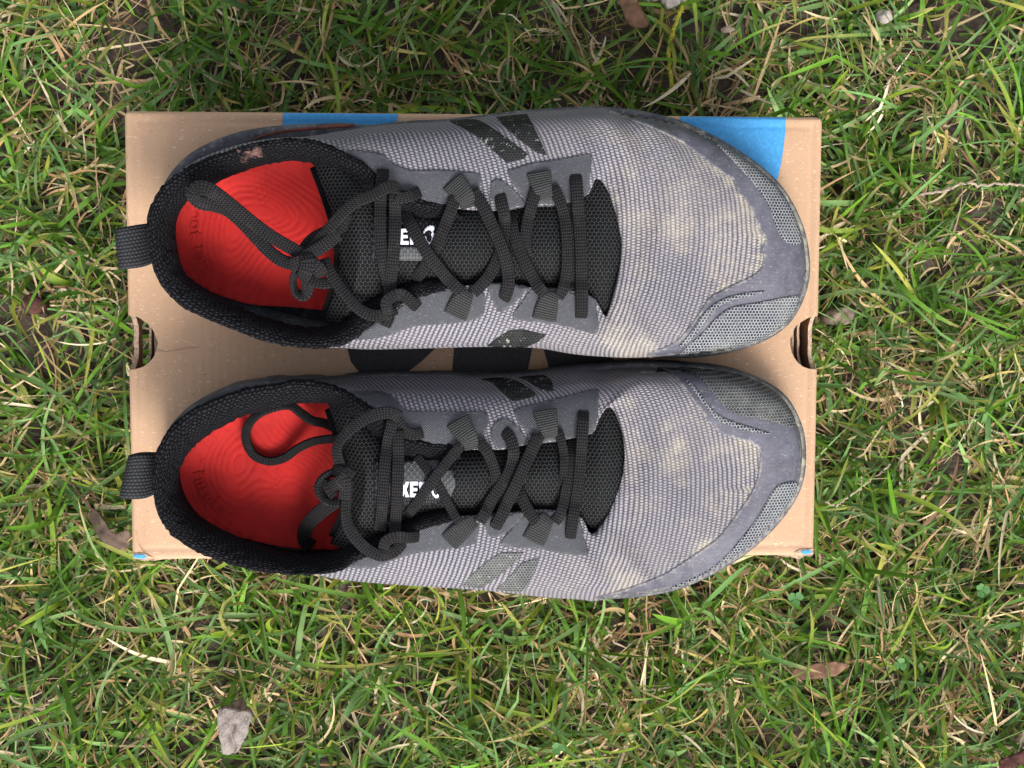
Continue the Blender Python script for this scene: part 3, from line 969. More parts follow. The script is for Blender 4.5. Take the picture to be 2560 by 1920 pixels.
    for nm, poly, mk, h, lab in D['patches']:
        patch(nm, poly, bu, h, M[mk], root, step=5.0, label=lab, uvf=UVF, smooth=(nm != 'side_stripe'), zfall=0.057 if nm == 'eyestay' else 0.034)
    bt = bvh_of([tongue])
    lab = D['label_patch']
    tl = patch('tongue_label', lab['poly'], bt, 0.0010, M['label'], root, step=6, uvf=UVF, smooth=False, thick=0.0012)
    if 'grey' in lab:
        for g in lab['grey']:
            patch('label_panel', g, bt, 0.0014, M['label_grey'], tl_parent(tl), step=6, uvf=UVF, smooth=False, thick=0.0006)
    for g in lab['glyphs']:
        patch('label_letter', g, bt, 0.0018, M['white'], tl_parent(tl), step=3, smooth=False, thick=0.0004)
    if 'flash' in D:
        patch('midsole_flash', D['flash'], bvh_of([upper, sole]), 0.0005, M['midsole'], root, step=5, thick=0.0009, label='dark red flash above the heel of the sole')
    if 'worn' in D:
        cv = Gc.reshape(-1, 3); wl = np.zeros(len(cv))
        for kz, x, y, r, st_ in D['worn']:
            c = W3(kz, x, y, 58)
            wl = np.maximum(wl, st_ * np.exp(-((cv[:, 0] - c[0]) ** 2 + (cv[:, 1] - c[1]) ** 2) / (r * ZS / 5500.0) ** 2))
        wa = collar.data.attributes.new('mud', 'FLOAT', 'POINT'); wa.data.foreach_set('value', wl.astype(np.float32))
    # ---- heel pull tab: folded loop of webbing
    tb = D['tab']
    A0 = [W3(*p) for p in tb['top']]; B0 = [W3(*p) for p in tb['bottom']]
    a = catmull(np.array(A0), 22); b = catmull(np.array(B0), 22)
    nn = 9
    Gt = np.array([[a[i] + (b[i] - a[i]) * j / (nn - 1) for j in range(nn)] for i in range(22)])
    low = Gt.copy(); low[..., 2] -= 0.0013
    Vt = np.vstack([Gt.reshape(-1, 3), low.reshape(-1, 3)])
    lenv = np.concatenate([[0], np.cumsum(np.linalg.norm(np.diff(a, axis=0), axis=1))])
    uvt = np.column_stack([np.tile(np.repeat(lenv, nn) / 0.0125, 2), np.tile(np.tile(np.linspace(0, np.linalg.norm(b[5] - a[5]), nn), 22), 2)])
    Ft = grid_faces(22, nn) + [tuple(x + 22 * nn for x in f[::-1]) for f in grid_faces(22, nn)]
    for i in range(21):
        for j in (0, nn - 1):
            q = (i * nn + j, (i + 1) * nn + j, (i + 1) * nn + j + 22 * nn, i * nn + j + 22 * nn)
            Ft.append(q)
    tab = mesh_obj('pull_tab', Vt - RL, Ft, M['tab'], root, uv=uvt)
    bm = bmesh.new(); bm.from_mesh(tab.data); bmesh.ops.recalc_face_normals(bm, faces=bm.faces); bm.to_mesh(tab.data); bm.free()
    # ---- laces
    surf = bvh_of([upper, tongue, collar])
    for L in D['laces']:
        lace_path(L, surf, root, RL)
    return root

def tl_parent(o):
    # child meshes store coordinates relative to the shoe; keep the part at the shoe's origin
    class P: pass
    o_parent = o.parent
    o['_'] = 0
    del o['_']
    return LocProxy(o, o_parent.location)

class LocProxy:
    def __init__(s, o, loc): s.o = o; s.location = loc

_old_mesh_obj = mesh_obj
def mesh_obj(name, V, F, mat, parent=None, **kw):
    if isinstance(parent, LocProxy): parent = parent.o
    return _old_mesh_obj(name, V, F, mat, parent, **kw)

def ribbon(name, P, w, t, mat, parent, RL, roll=None, wid=None, label=None):
    """a flat woven band swept along P; roll in degrees per sample turns it on edge"""
    P = np.asarray(P, float)
    n = len(P)
    T = np.gradient(P, axis=0); T /= np.linalg.norm(T, axis=1)[:, None] + 1e-12
    up = np.array([0, 0, 1.0])
    Wd = np.cross(T, up)
    ln = np.linalg.norm(Wd, axis=1)
    for i in range(n):
        if ln[i] < 0.15: Wd[i] = Wd[i - 1] if i else np.array([0, 1, 0])
    Wd /= np.linalg.norm(Wd, axis=1)[:, None] + 1e-12
    for i in range(1, n):
        if Wd[i] @ Wd[i - 1] < 0: Wd[i] = -Wd[i]
    # smooth the frame
    for _ in range(2):
        Wd = (np.roll(Wd, 1, 0) + 2 * Wd + np.roll(Wd, -1, 0)) / 4 if n > 4 else Wd
        Wd[0] = Wd[1]; Wd[-1] = Wd[-2]
        Wd /= np.linalg.norm(Wd, axis=1)[:, None] + 1e-12
    Nn = np.cross(Wd, T); Nn /= np.linalg.norm(Nn, axis=1)[:, None] + 1e-12
    Nn[Nn[:, 2] < 0] *= -1
    if roll is not None:
        a = np.radians(roll)[:, None]
        Wd, Nn = Wd * np.cos(a) + Nn * np.sin(a), Nn * np.cos(a) - Wd * np.sin(a)
    ww = np.full(n, w) if wid is None else w * wid
    prof = []
    K = 12
    for j in range(K):
        th = 2 * math.pi * j / K
        c, s = math.cos(th), math.sin(th)
        prof.append((math.copysign(abs(c) ** 0.6, c), math.copysign(abs(s) ** 0.6, s)))
    V = np.zeros((n, K, 3)); U = np.zeros((n, K, 2))
    lv = np.concatenate([[0], np.cumsum(np.linalg.norm(np.diff(P, axis=0), axis=1))])
    for j, (c, s) in enumerate(prof):
        V[:, j] = P + Wd * (c * ww / 2)[:, None] + Nn * (s * t / 2)
        U[:, j, 0] = (c + 1) / 2; U[:, j, 1] = lv
    F = grid_faces(n, K, cv=True)
    F += [tuple(range(K)), tuple((n - 1) * K + j for j in range(K - 1, -1, -1))]
    o = mesh_obj(name, V.reshape(-1, 3) - RL, F, mat, parent, uv=U.reshape(-1, 2), label=label)
    bm = bmesh.new(); bm.from_mesh(o.data); bmesh.ops.recalc_face_normals(bm, faces=bm.faces); bm.to_mesh(o.data); bm.free()
    return o

def lace_path(L, surf, root, RL):
    k = L['k']
    pts = L['p']
    n = max(16, int(sum(math.dist(a[:2], b[:2]) for a, b in zip(pts, pts[1:])) / 14))
    C = np.array([zz(k, p[0], p[1]) for p in pts])
    C = catmull(C, n)
    off = L.get('dz', 1.6)
    ctrl = np.array([[p[2] if len(p) > 2 else np.nan] for p in pts], float).ravel()
    tc = np.linspace(0, len(pts) - 1, n)
    P = []
    if L.get('abs'):
        z = catmull(ctrl[:, None], n).ravel()
        P = np.array([at(c[0], c[1], ZB + zz_ / 1000) for c, zz_ in zip(C, z)])
    else:
        ctrl = np.where(np.isnan(ctrl), off, ctrl)
        dz = catmull(ctrl[:, None], n).ravel()
        zs = []
        for c in C:
            hit, nor, _, _ = surf.ray_cast(Vector(CAM_P), Vector(ray(*c)))
            zs.append(hit.z if hit is not None else ZB + 0.05)
        zs = np.array(zs)
        # a pulled lace bridges dips
        zmx = np.array([max(zs[max(0, i - 3):i + 4]) for i in range(n)])
        ker = np.exp(-np.linspace(-2, 2, 9) ** 2); ker /= ker.sum()
        zsm = np.convolve(np.pad(zmx, 4, mode='edge'), ker, 'valid')
        P = np.array([at(c[0], c[1], z + d / 1000) for c, z, d in zip(C, zsm, dz)])
    w = L.get('w', 6.2) / 1000.0 * 0.88
    if L.get('name') == 'lace_loop': L['wid'] = [1.08, 1.0, 0.82, 0.66]
    roll = None
    if 'roll' in L:
        roll = catmull(np.array(L['roll'], float)[:, None], n).ravel()
    wid = None
    if 'wid' in L:
        wid = catmull(np.array(L['wid'], float)[:, None], n).ravel()
    ribbon(L.get('name', 'lace'), P, w, L.get('t', 1.7) / 1000.0, M[L.get('m', 'lace')], root, RL, roll, wid, L.get('label'))

# glyphs of the tongue label, drawn as polygons in photo coordinates
def glyph(kind, x, y, h, w, ang=0.0):
    """letter outlines on a unit box, lower left at (x,y) running right, y up = photo -y"""
    S = {
        'E': [[(0, 0), (1, 0), (1, .22), (.34, .22), (.34, .40), (.9, .40), (.9, .60), (.34, .60), (.34, .78), (1, .78), (1, 1), (0, 1)]],
        'X': [[(0, 0), (.36, 0), (.5, .28), (.64, 0), (1, 0), (.69, .5), (1, 1), (.64, 1), (.5, .72), (.36, 1), (0, 1), (.31, .5)]],
        'R': [[(0, 0), (.32, 0), (.32, .34), (.44, .34), (.66, 0), (1, 0), (.74, .40), (.90, .52), (.93, .70), (.86, .88), (.68, 1), (0, 1), (0, .55), (.32, .55), (.32, .78), (.56, .78), (.60, .67), (.56, .55), (0, .55)]],
    }[kind]
    ca, sa = math.cos(ang), math.sin(ang)
    out = []
    for poly in S:
        q = []
        for (u, v) in poly:
            dx, dy = u * w, -v * h
            q.append((x + dx * ca - dy * sa, y + dx * sa + dy * ca))
        out.append(q)
    return out

def glyph_R(x, y, h, w, ang):
    ca, sa = math.cos(ang), math.sin(ang)
    parts = [[(0, 0), (.32, 0), (.32, 1), (0, 1)],
             [(.32, .78), (.56, .78), (.56, 1), (.32, 1)],
             [(.56, 1), (.56, .78), (.61, .67), (.56, .55), (.74, .38), (.90, .52), (.94, .70), (.86, .88), (.70, .98)],
             [(.32, .34), (.44, .34), (.56, .34), (.74, .38), (.56, .55), (.32, .55)],
             [(.44, .34), (.66, 0), (1, 0), (.74, .38), (.56, .34)]]
    return [[(x + u * w * ca + v * h * sa, y + u * w * sa - v * h * ca) for u, v in p] for p in parts]

def ell(cx, cy, rx, ry, a=0.0, n=14):
    return [(cx + rx * math.cos(t) * math.cos(a) - ry * math.sin(t) * math.sin(a), cy + rx * math.cos(t) * math.sin(a) + ry * math.sin(t) * math.cos(a)) for t in np.linspace(0, 2 * math.pi, n, endpoint=False)]

def logo(x0, yb, h):
    """the word on the tongue: X E R and a footprint for the O"""
    w = h * 0.62
    g = []
    g += glyph('X', x0, yb, h, w * 1.15)
    g += glyph('E', x0 + w * 1.25, yb, h, w * 0.9)
    g += glyph_R(x0 + w * 2.32, yb, h, w * 1.05, 0)
    fx = x0 + w * 3.5
    arc_o = [(fx + w * 1.32, yb - h * .82), (fx + w * 1.48, yb - h * .62), (fx + w * 1.50, yb - h * .42), (fx + w * 1.36, yb - h * .20), (fx + w * 1.12, yb + h * .06), (fx + w * 0.80, yb + h * 0.06), (fx + w * .42, yb - h * .22), (fx + w * .30, yb - h * .52)]
    arc_i = [(fx + w * .52, yb - h * .50), (fx + w * .62, yb - h * .28), (fx + w * .86, yb - h * .12), (fx + w * 1.05, yb - h * .16), (fx + w * 1.2, yb - h * .42), (fx + w * 1.12, yb - h * .70)]
    g.append(arc_o + arc_i)
    for dx, dy, rx, ry in ((.34, -.78, .07, .09), (.52, -.93, .09, .11), (.74, -1.02, .10, .13), (1.0, -1.05, .13, .15), (1.26, -1.0, .17, .19)):
        g.append(ell(fx + w * dx, yb + h * dy, rx * w * 1.4, ry * h, 0.2))
    return g

exec_data = None
# ---------------- left shoe (upper in the photo)
LEFT = dict(
    loc=(0.0, 0.0445, BOX_H), seed=1.0, shear=1.0,
    mud=[(3, 790, 440, 50, .9), (3, 860, 505, 45, 1), (3, 925, 590, 45, .8), (3, 990, 700, 35, .6), (3, 1040, 800, 45, .9), (3, 1060, 860, 40, 1), (3, 1058, 960, 40, .9), (3, 1030, 1040, 40, .8), (3, 950, 1095, 40, .8), (3, 850, 1135, 45, .9), (3, 790, 1165, 30, .8),
         (3, 270, 480, 90, .5), (3, 400, 420, 120, .35), (3, 190, 620, 50, .6), (3, 170, 540, 40, .6), (3, 330, 700, 70, .4), (3, 720, 660, 90, .35), (3, 360, 1480, 120, .6), (3, 170, 1420, 110, .6), (3, 60, 1330, 60, .6), (3, 640, 800, 120, .3), (3, 350, 1000, 70, .5), (3, 520, 720, 420, .42), (3, 820, 850, 260, .50), (3, 560, 430, 280, .40), (3, 150, 1300, 260, .40)],
    label='left grey trail shoe beside the blue box print, lace bow stretched over its heel',
    stations=[
        ((1, 345, 760), (1, 270, 800, 66)), ((1, 340, 640), (1, 285, 690, 65)), ((1, 362, 515), (1, 352, 562, 64)), ((1, 460, 385), (1, 452, 472, 61)),
        ((1, 600, 290), (1, 600, 388, 58)), ((1, 800, 215), (1, 800, 322, 55)), ((1, 1000, 180), (1, 1000, 280, 54)), ((1, 1200, 168), (1, 1200, 275, 56)),
        ((1, 1420, 162), (1, 1400, 350, 60)), ((2, 150, 172), (2, 130, 445, 64)), ((2, 400, 148), (2, 340, 575, 65)), ((2, 620, 138), (2, 600, 655, 63)),
        ((2, 860, 108), (2, 900, 680, 61)), ((2, 1060, 85), (2, 1080, 650, 59)), ((2, 1280, 70), (2, 1300, 640, 57)), ((2, 1430, 64), (2, 1442, 585, 55)), ((2, 1555, 66), (2, 1466, 548, 54)),
        ((3, 250, 77), (2, 1492, 492, 53)), ((3, 410, 103), (2, 1532, 502, 52)), ((3, 620, 165), (2, 1572, 575, 52)), ((3, 900, 312), (2, 1605, 670, 52)),
        ((3, 1150, 512), (2, 1630, 770, 52)), ((3, 1290, 755), (2, 1644, 860, 52)), ((3, 1335, 1000), (2, 1644, 950, 52)), ((3, 1300, 1200), (2, 1630, 1040, 52)),
        ((3, 1180, 1380), (2, 1605, 1140, 52)), ((3, 950, 1495), (2, 1585, 1220, 52)), ((3, 650, 1548), (2, 1565, 1290, 52)), ((3, 350, 1542), (2, 1545, 1302, 53), 2.6, (3, 350, 1549, 36)),
        ((3, 100, 1515), (2, 1510, 1240, 54), 2.6, (3, 100, 1544, 38)), ((2, 1350, 1490), (2, 1470, 1190, 55), 2.6, (2, 1350, 1528, 40)), ((2, 1150, 1455), (2, 1320, 1150, 57), 2.6, (2, 1150, 1495, 40)),
        ((2, 950, 1445), (2, 1110, 1135, 58), 2.6, (2, 950, 1487, 40)), ((2, 750, 1448), (2, 900, 1110, 60), 2.6, (2, 750, 1488, 40)), ((2, 550, 1455), (2, 640, 1135, 62), 2.6, (2, 550, 1494, 40)),
        ((2, 350, 1460), (2, 450, 1170, 64), 2.6, (2, 350, 1498, 40)), ((2, 150, 1462), (2, 300, 1260, 65), 2.6, (2, 150, 1500, 40)), ((1, 1400, 1450), (1, 1560, 1370, 63), 2.4, (1, 1420, 1492, 40)),
        ((1, 1200, 1425), (1, 1390, 1465, 60), 2.4, (1, 1250, 1476, 42)), ((1, 1000, 1375), (1, 1200, 1470, 57)), ((1, 810, 1315), (1, 1000, 1440, 56)), ((1, 660, 1245), (1, 800, 1376, 57)),
        ((1, 535, 1175), (1, 650, 1316, 58)), ((1, 455, 1100), (1, 500, 1246, 60)), ((1, 395, 1005), (1, 392, 1156, 62)), ((1, 365, 895), (1, 312, 1000, 64))],
    collar=[
        ((2, 640, 650, 62), (2, 720, 745, 56), 2.0), ((2, 500, 645, 63), (2, 500, 750, 56), 3.0), ((2, 350, 580, 64), (2, 350, 720, 56), 4.0), ((2, 190, 480, 64), (2, 200, 680, 55), 4.5),
        ((1, 1530, 405, 63), (1, 1500, 560, 50), 5.0), ((1, 1450, 365, 61), (1, 1400, 490, 46), 5.0), ((1, 1340, 312, 58), (1, 1310, 430, 45), 5.0), ((1, 1230, 275, 56), (1, 1220, 396, 44), 5.0), ((1, 1100, 268, 55), (1, 1090, 388, 44), 5.0),
        ((1, 950, 285, 55), (1, 985, 402, 44), 5.0), ((1, 800, 322, 56), (1, 845, 440, 44), 5.0), ((1, 600, 388, 59), (1, 700, 500, 46), 5.0), ((1, 450, 472, 62), (1, 570, 575, 48), 5.0),
        ((1, 350, 562, 65), (1, 470, 655, 50), 5.0), ((1, 288, 690, 67), (1, 420, 745, 50), 5.0), ((1, 272, 800, 67), (1, 422, 840, 50), 5.0), ((1, 292, 920, 66), (1, 436, 935, 50), 5.0),
        ((1, 320, 1040, 65), (1, 480, 1050, 50), 5.0), ((1, 385, 1152, 63), (1, 570, 1120, 48), 5.0), ((1, 500, 1254, 61), (1, 690, 1190, 46), 5.0), ((1, 650, 1324, 59), (1, 820, 1255, 45), 5.0),
        ((1, 800, 1382, 57), (1, 930, 1300, 44), 5.0), ((1, 1000, 1448, 56), (1, 1080, 1345, 44), 5.0), ((1, 1200, 1478, 57), (1, 1220, 1365, 45), 5.0), ((1, 1370, 1470, 60), (1, 1330, 1360, 47), 5.0),
        ((1, 1500, 1414, 62), (1, 1430, 1330, 52), 4.5), ((2, 140, 1348, 63), (2, 120, 1220, 55), 4.0), ((2, 300, 1240, 64), (2, 300, 1130, 56), 4.0), ((2, 430, 1180, 64), (2, 420, 1085, 56), 3.0), ((2, 600, 1135, 62), (2, 600, 1060, 55), 2.0)],
    insole=zl(1, [(395, 830), (420, 700), (520, 590), (660, 500), (800, 430), (960, 370), (1100, 350), (1300, 360), (1560, 420), (1640, 700), (1600, 1100), (1480, 1290), (1300, 1268), (1100, 1248), (900, 1236), (750, 1200), (580, 1130), (470, 1040), (420, 940)]),
    rings=[zz(1, 965, 690), zz(1, 770, 800)],
    letters=[('o', (1, 546, 705), -88), ('o', (1, 545, 767), -86), ('t', (1, 547, 822), -84), ('i', (1, 556, 905), -76), ('n', (1, 574, 957), -68), ('s', (1, 602, 1003), -60), ('o', (1, 638, 1047), -50), ('l', (1, 685, 1080), -42), ('e', (1, 720, 1108), -36)],
    tongue=[
        [(1, 1232, 366, 46), (1, 1335, 640, 57), (1, 1395, 880, 61), (1, 1385, 1080, 57), (1, 1310, 1330, 44)],
        [(1, 1335, 395, 55), (1, 1440, 650, 67), (1, 1485, 880, 71), (1, 1475, 1090, 67), (1, 1400, 1345, 52)],
        [(2, 60, 420, 57), (2, 100, 640, 69), (2, 110, 880, 73), (2, 80, 1100, 69), (2, 0, 1310, 55)],
        [(2, 250, 560, 56), (2, 250, 720, 65), (2, 250, 900, 69), (2, 250, 1060, 65), (2, 250, 1240, 55)],
        [(2, 480, 650, 54), (2, 480, 760, 62), (2, 480, 900, 65), (2, 480, 1030, 62), (2, 480, 1160, 54)],
        [(2, 720, 630, 53), (2, 720, 760, 62), (2, 720, 900, 65), (2, 720, 1030, 62), (2, 720, 1150, 53)],
        [(2, 980, 610, 51), (2, 980, 750, 57), (2, 980, 900, 59), (2, 980, 1030, 57), (2, 980, 1150, 51)],
        [(2, 1200, 590, 50), (2, 1200, 750, 57), (2, 1200, 900, 60), (2, 1200, 1030, 57), (2, 1200, 1160, 50)],
        [(2, 1390, 540, 48), (2, 1390, 740, 53), (2, 1390, 900, 55), (2, 1390, 1050, 53), (2, 1390, 1200, 48)],
        [(2, 1540, 450, 47), (2, 1540, 700, 53), (2, 1540, 900, 55), (2, 1540, 1100, 53), (2, 1540, 1330, 47)],
        [(2, 1690, 440, 44), (2, 1690, 700, 46), (2, 1690, 900, 47), (2, 1690, 1100, 46), (2, 1690, 1340, 44)]],
    patches=[
        ('toe_cap', zl(3, [(150, 82), (240, 130), (400, 190), (560, 265), (640, 320), (740, 390), (820, 460), (890, 500), (910, 570), (960, 620), (1000, 700), (1040, 790), (1072, 850), (1056, 900), (1060, 970), (1040, 1030), (980, 1075), (900, 1110), (810, 1155), (740, 1200), (680, 1290), (620, 1370), (560, 1440), (480, 1485), (400, 1515), (380, 1542), (500, 1545), (650, 1540), (800, 1525), (950, 1484), (1090, 1425), (1185, 1355), (1250, 1270), (1293, 1180), (1312, 1050), (1308, 900), (1268, 755), (1210, 630), (1135, 525), (1035, 432), (890, 325), (745, 242), (620, 185), (500, 142), (350, 110), (230, 92)]), 'film', 0.0005, None),
        ('toe_mesh', zl(3, [(655, 200), (720, 240), (800, 310), (900, 410), (1020, 545), (1090, 655), (1140, 790), (1185, 860), (1250, 885), (1275, 860), (1255, 770), (1205, 650), (1130, 540), (1030, 448), (890, 340), (760, 262)]), 'toemesh', 0.0011, None),
        ('toe_mesh', zl(3, [(500, 1538), (570, 1520), (620, 1465), (700, 1400), (790, 1305), (880, 1250), (1030, 1222), (1180, 1192), (1262, 1185), (1240, 1270), (1170, 1358), (1080, 1418), (940, 1475), (800, 1515), (650, 1535)]), 'toemesh', 0.0011, None),
        ('toe_mesh', zl(3, [(565, 1472), (640, 1385), (700, 1295), (780, 1225), (880, 1182), (1000, 1160), (1070, 1156), (980, 1184), (870, 1212), (780, 1262), (690, 1372), (610, 1455)]), 'toemesh', 0.0011, None),
        ('side_stripe', zl(2, [(625, 150), (700, 140), (790, 143), (855, 175), (930, 228), (1010, 285), (1088, 345), (1062, 375), (965, 396), (895, 335), (795, 245), (712, 195)]), 'stripe', 0.0003, None),
        ('side_stripe', zl(2, [(905, 128), (1000, 116), (1085, 110), (1132, 200), (1172, 285), (1200, 352), (1145, 338), (1040, 262), (965, 195)]), 'stripe', 0.0003, None),
        ('side_stripe', zl(2, [(850, 1478), (905, 1432), (985, 1385), (1060, 1382), (1140, 1400), (1200, 1412), (1150, 1455), (1080, 1484), (960, 1488)]), 'stripe', 0.0003, None),
        ('eyestay', zl(2, [(10, 335), (80, 328), (150, 333), (230, 350), (290, 400), (400, 440), (560, 440), (700, 450), (800, 465), (808, 520), (780, 575), (700, 645), (600, 658), (500, 645), (400, 615), (300, 545), (190, 465), (100, 400)]), 'eyestay', 0.0006, None),
        ('eyestay', zl(2, [(968, 450), (1030, 425), (1100, 402), (1300, 372), (1440, 347), (1466, 362), (1455, 480), (1440, 590), (1380, 618), (1300, 640), (1160, 660), (1085, 645), (1050, 590), (1000, 520)]), 'eyestay', 0.0006, None),
        ('eyestay', zl(2, [(868, 530), (885, 500), (920, 492), (960, 520), (1010, 560), (1060, 615), (1078, 645), (1040, 690), (1000, 692), (930, 655), (872, 612)]), 'eyestay', 0.0006, None),
        ('eyestay', zl(2, [(-20, 1428), (60, 1395), (140, 1365), (230, 1310), (300, 1255), (400, 1200), (500, 1165), (620, 1140), (740, 1150), (826, 1168), (836, 1240), (815, 1305), (700, 1338), (560, 1350), (420, 1362), (300, 1400), (170, 1432), (60, 1438)]), 'eyestay', 0.0006, None),
        ('eyestay', zl(2, [(850, 1125), (900, 1098), (1000, 1095), (1070, 1115), (1080, 1145), (1040, 1195), (990, 1240), (940, 1278), (912, 1272), (888, 1230), (865, 1180)]), 'eyestay', 0.0006, None),
        ('eyestay', zl(2, [(1100, 1155), (1140, 1130), (1200, 1128), (1350, 1152), (1470, 1192), (1492, 1260), (1502, 1400), (1400, 1385), (1300, 1360), (1150, 1338), (1010, 1322), (1000, 1292), (1050, 1222)]), 'eyestay', 0.0006, None)],
    label_patch=dict(poly=zl(2, [(170, 700), (560, 740), (590, 800), (470, 975), (160, 975)]),
                     grey=[zl(2, [(300, 895), (500, 895), (470, 970), (300, 970)])],
                     glyphs=logo(*zz(2, 264, 882), 87 * ZS)),
    flash=zl(1, [(865, 268), (960, 236), (1100, 212), (1300, 194), (1480, 180), (1480, 170), (1300, 178), (1100, 196), (950, 224)]),
    worn=[(1, 905, 335, 40, 1.0), (1, 860, 345, 32, .9), (1, 825, 375, 34, .8), (1, 800, 328, 22, .7), (1, 940, 345, 26, .7)],
    tab=dict(top=[(1, 290, 750, 50), (1, 200, 762, 57), (1, 110, 778, 60), (1, 64, 788, 58), (1, 70, 786, 52), (1, 160, 770, 48), (1, 290, 770, 44)], bottom=[(1, 300, 985, 50), (1, 230, 1012, 57), (1, 150, 1024, 60), (1, 92, 1030, 58), (1, 98, 1026, 52), (1, 180, 1005, 48), (1, 310, 980, 44)]),
    laces=[
        # lace loops of webbing
        dict(k=2, name='lace_loop', m='web', w=11.0, t=1.2, dz=1.6, p=[(1155, 452, 1.4), (1165, 500, 2.6), (1180, 550, 3.6), (1195, 605, 2.0)]),
        dict(k=2, name='lace_loop', m='web', w=11.0, t=1.2, dz=1.6, p=[(1185, 1325, 1.2), (1200, 1260, 2.0), (1218, 1200, 2.8), (1235, 1160, 1.6)]),
        dict(k=2, name='lace_loop', m='web', w=11.0, t=1.2, dz=1.6, p=[(640, 505, 1.4), (680, 550, 2.8), (720, 600, 4.0), (740, 660, 2.2)]),
        dict(k=2, name='lace_loop', m='web', w=11.0, t=1.2, dz=1.6, p=[(655, 1302, 1.2), (680, 1250, 2.2), (710, 1190, 3.0), (730, 1155, 1.8)]),
        # crossings, front to back
        dict(k=2, w=5.4, p=[(1330, 620, -1), (1338, 760, 2), (1345, 900, 2), (1342, 1050, 2), (1335, 1160, -1)]),
        dict(k=2, w=5.6, p=[(1240, 540, 2), (1285, 640, 3.2), (1312, 760, 3.6), (1322, 900, 3.6), (1318, 1040, 3.4), (1295, 1150, 2.6), (1270, 1190, 1.4)]),
        dict(k=2, w=5.8, p=[(1142, 540, 2), (1115, 640, 2.6), (1085, 760, 2.4), (1075, 880, 1.6), (1090, 980, 0)]),
        dict(k=2, w=6.2, p=[(1372, 470, 0), (1378, 520, 2.6), (1390, 700, 4.5), (1403, 900, 5), (1408, 1100, 4.5), (1410, 1260, 2.4), (1405, 1310, 0)]),
        dict(k=2, w=6.0, p=[(985, 680, -2), (995, 770, 2), (1020, 860, 2.6), (1060, 960, 2.8), (1110, 1060, 3), (1160, 1140, 3), (1200, 1185, 1.6)]),
        dict(k=2, w=6.0, p=[(922, 585, 0), (935, 640, 2), (950, 720, 2.4), (950, 800, 2), (930, 900, 2), (895, 1000, 2.2), (840, 1090, 2.6), (765, 1165, 1.6)]),
        dict(k=2, w=6.2, p=[(760, 560, 2.4), (815, 640, 4), (865, 740, 5), (915, 850, 6), (945, 930, 6), (968, 1020, 5), (975, 1110, 3.6), (958, 1180, 2), (945, 1205, 0)]),
        dict(k=2, w=6.0, p=[(665, 600, 2.4), (625, 700, 3), (580, 810, 2.4), (535, 910, 2), (480, 1010, 1.4), (420, 1090, -1)]),
        dict(k=2, w=6.2, p=[(355, 690, 0), (395, 760, 3), (440, 845, 4), (500, 940, 5), (560, 1020, 4.5), (630, 1100, 4), (700, 1165, 2)]),
        dict(k=2, w=6.0, p=[(232, 440, 1), (222, 540, 2.4), (214, 660, 2.2), (216, 850, 1.8), (235, 1000, 1.8), (262, 1110, 2.0), (282, 1190, 1)]),
        dict(k=2, w=6.0, p=[(304, 570, 3), (303, 680, 3.8), (300, 820, 4.2), (292, 950, 4.0), (278, 1080, 3.2), (268, 1190, 2)]),
        dict(k=2, w=5.6, p=[(445, 570, 0.5), (395, 590, 2.6), (345, 605, 3.4), (310, 590, 4.6)]),
        dict(k=2, w=5.8, p=[(435, 1250, 0.5), (390, 1210, 3), (340, 1175, 4), (285, 1190, 5), (250, 1225, 4), (265, 1290, 2)]),
        dict(k=2, w=6.0, p=[(285, 1345, 0.3), (240, 1325, 1.5), (225, 1315, 1.5)], label=None),
        # the bow
        dict(k=1, abs=True, w=6.2, name='lace', p=[(1740, 545, 72), (1680, 540, 75), (1600, 585, 75), (1500, 625, 75), (1420, 690, 75), (1340, 780, 74), (1265, 870, 73), (1205, 945, 72)], roll=[-10, -15, -25, -20, -20, -25, -20, -10]),
        dict(k=1, abs=True, w=6.0, name='lace', p=[(1460, 700, 70), (1390, 790, 67), (1310, 800, 64), (1240, 840, 64), (1190, 900, 66), (1180, 960, 69)], roll=[10, 30, 50, 40, 25, 10]),
        dict(k=1, abs=True, w=6.4, name='bow_loop', p=[(1200, 960, 73), (1120, 908, 72), (1000, 838, 70), (890, 758, 69), (780, 668, 71), (690, 598, 74), (610, 550, 76), (552, 548, 76), (530, 588, 75), (575, 630, 71), (655, 648, 69), (735, 682, 67), (815, 748, 66), (900, 838, 66), (980, 922, 67), (1060, 978, 69), (1140, 998, 72)],
             roll=[0, 8, 8, 6, 3, -3, -12, -24, -30, -28, -24, -20, -16, -14, -10, -8, 0], wid=[1, 1, 1, 1, 1, 1.05, 1.15, 1.3, 1.3, 1.25, 1.1, 1, 1, 1, 1, 1, 1]),
        dict(k=1, abs=True, w=6.2, name='bow_loop', p=[(1190, 1010, 73), (1145, 1045, 70), (1122, 1100, 66), (1135, 1160, 64), (1180, 1185, 64), (1208, 1140, 66), (1200, 1080, 69), (1170, 1030, 72)], roll=[20, 50, 75, 60, 30, 10, 10, 0]),
        dict(k=1, abs=True, w=5.6, name='lace', p=[(1170, 1040, 70), (1230, 1090, 70), (1300, 1112, 70), (1360, 1100, 69)], roll=[0, 10, 20, 20]),
        dict(k=1, abs=True, w=6.0, name='lace', p=[(1300, 965, 70), (1330, 1030, 71), (1380, 1110, 71), (1440, 1190, 71), (1510, 1262, 70), (1590, 1300, 69), (1670, 1292, 68), (1722, 1262, 66)], roll=[20, 25, 30, 30, 25, 15, 0, 0]),
        dict(k=1, abs=True, w=7.0, t=3.6, name='lace_knot', p=[(1110, 1005, 73), (1160, 985, 75), (1215, 990, 76), (1265, 1015, 75), (1290, 1050, 72)]),
        dict(k=1, abs=True, w=7.0, t=3.2, name='lace_knot', p=[(1185, 930, 73), (1205, 975, 77), (1200, 1030, 77), (1180, 1075, 73)]),
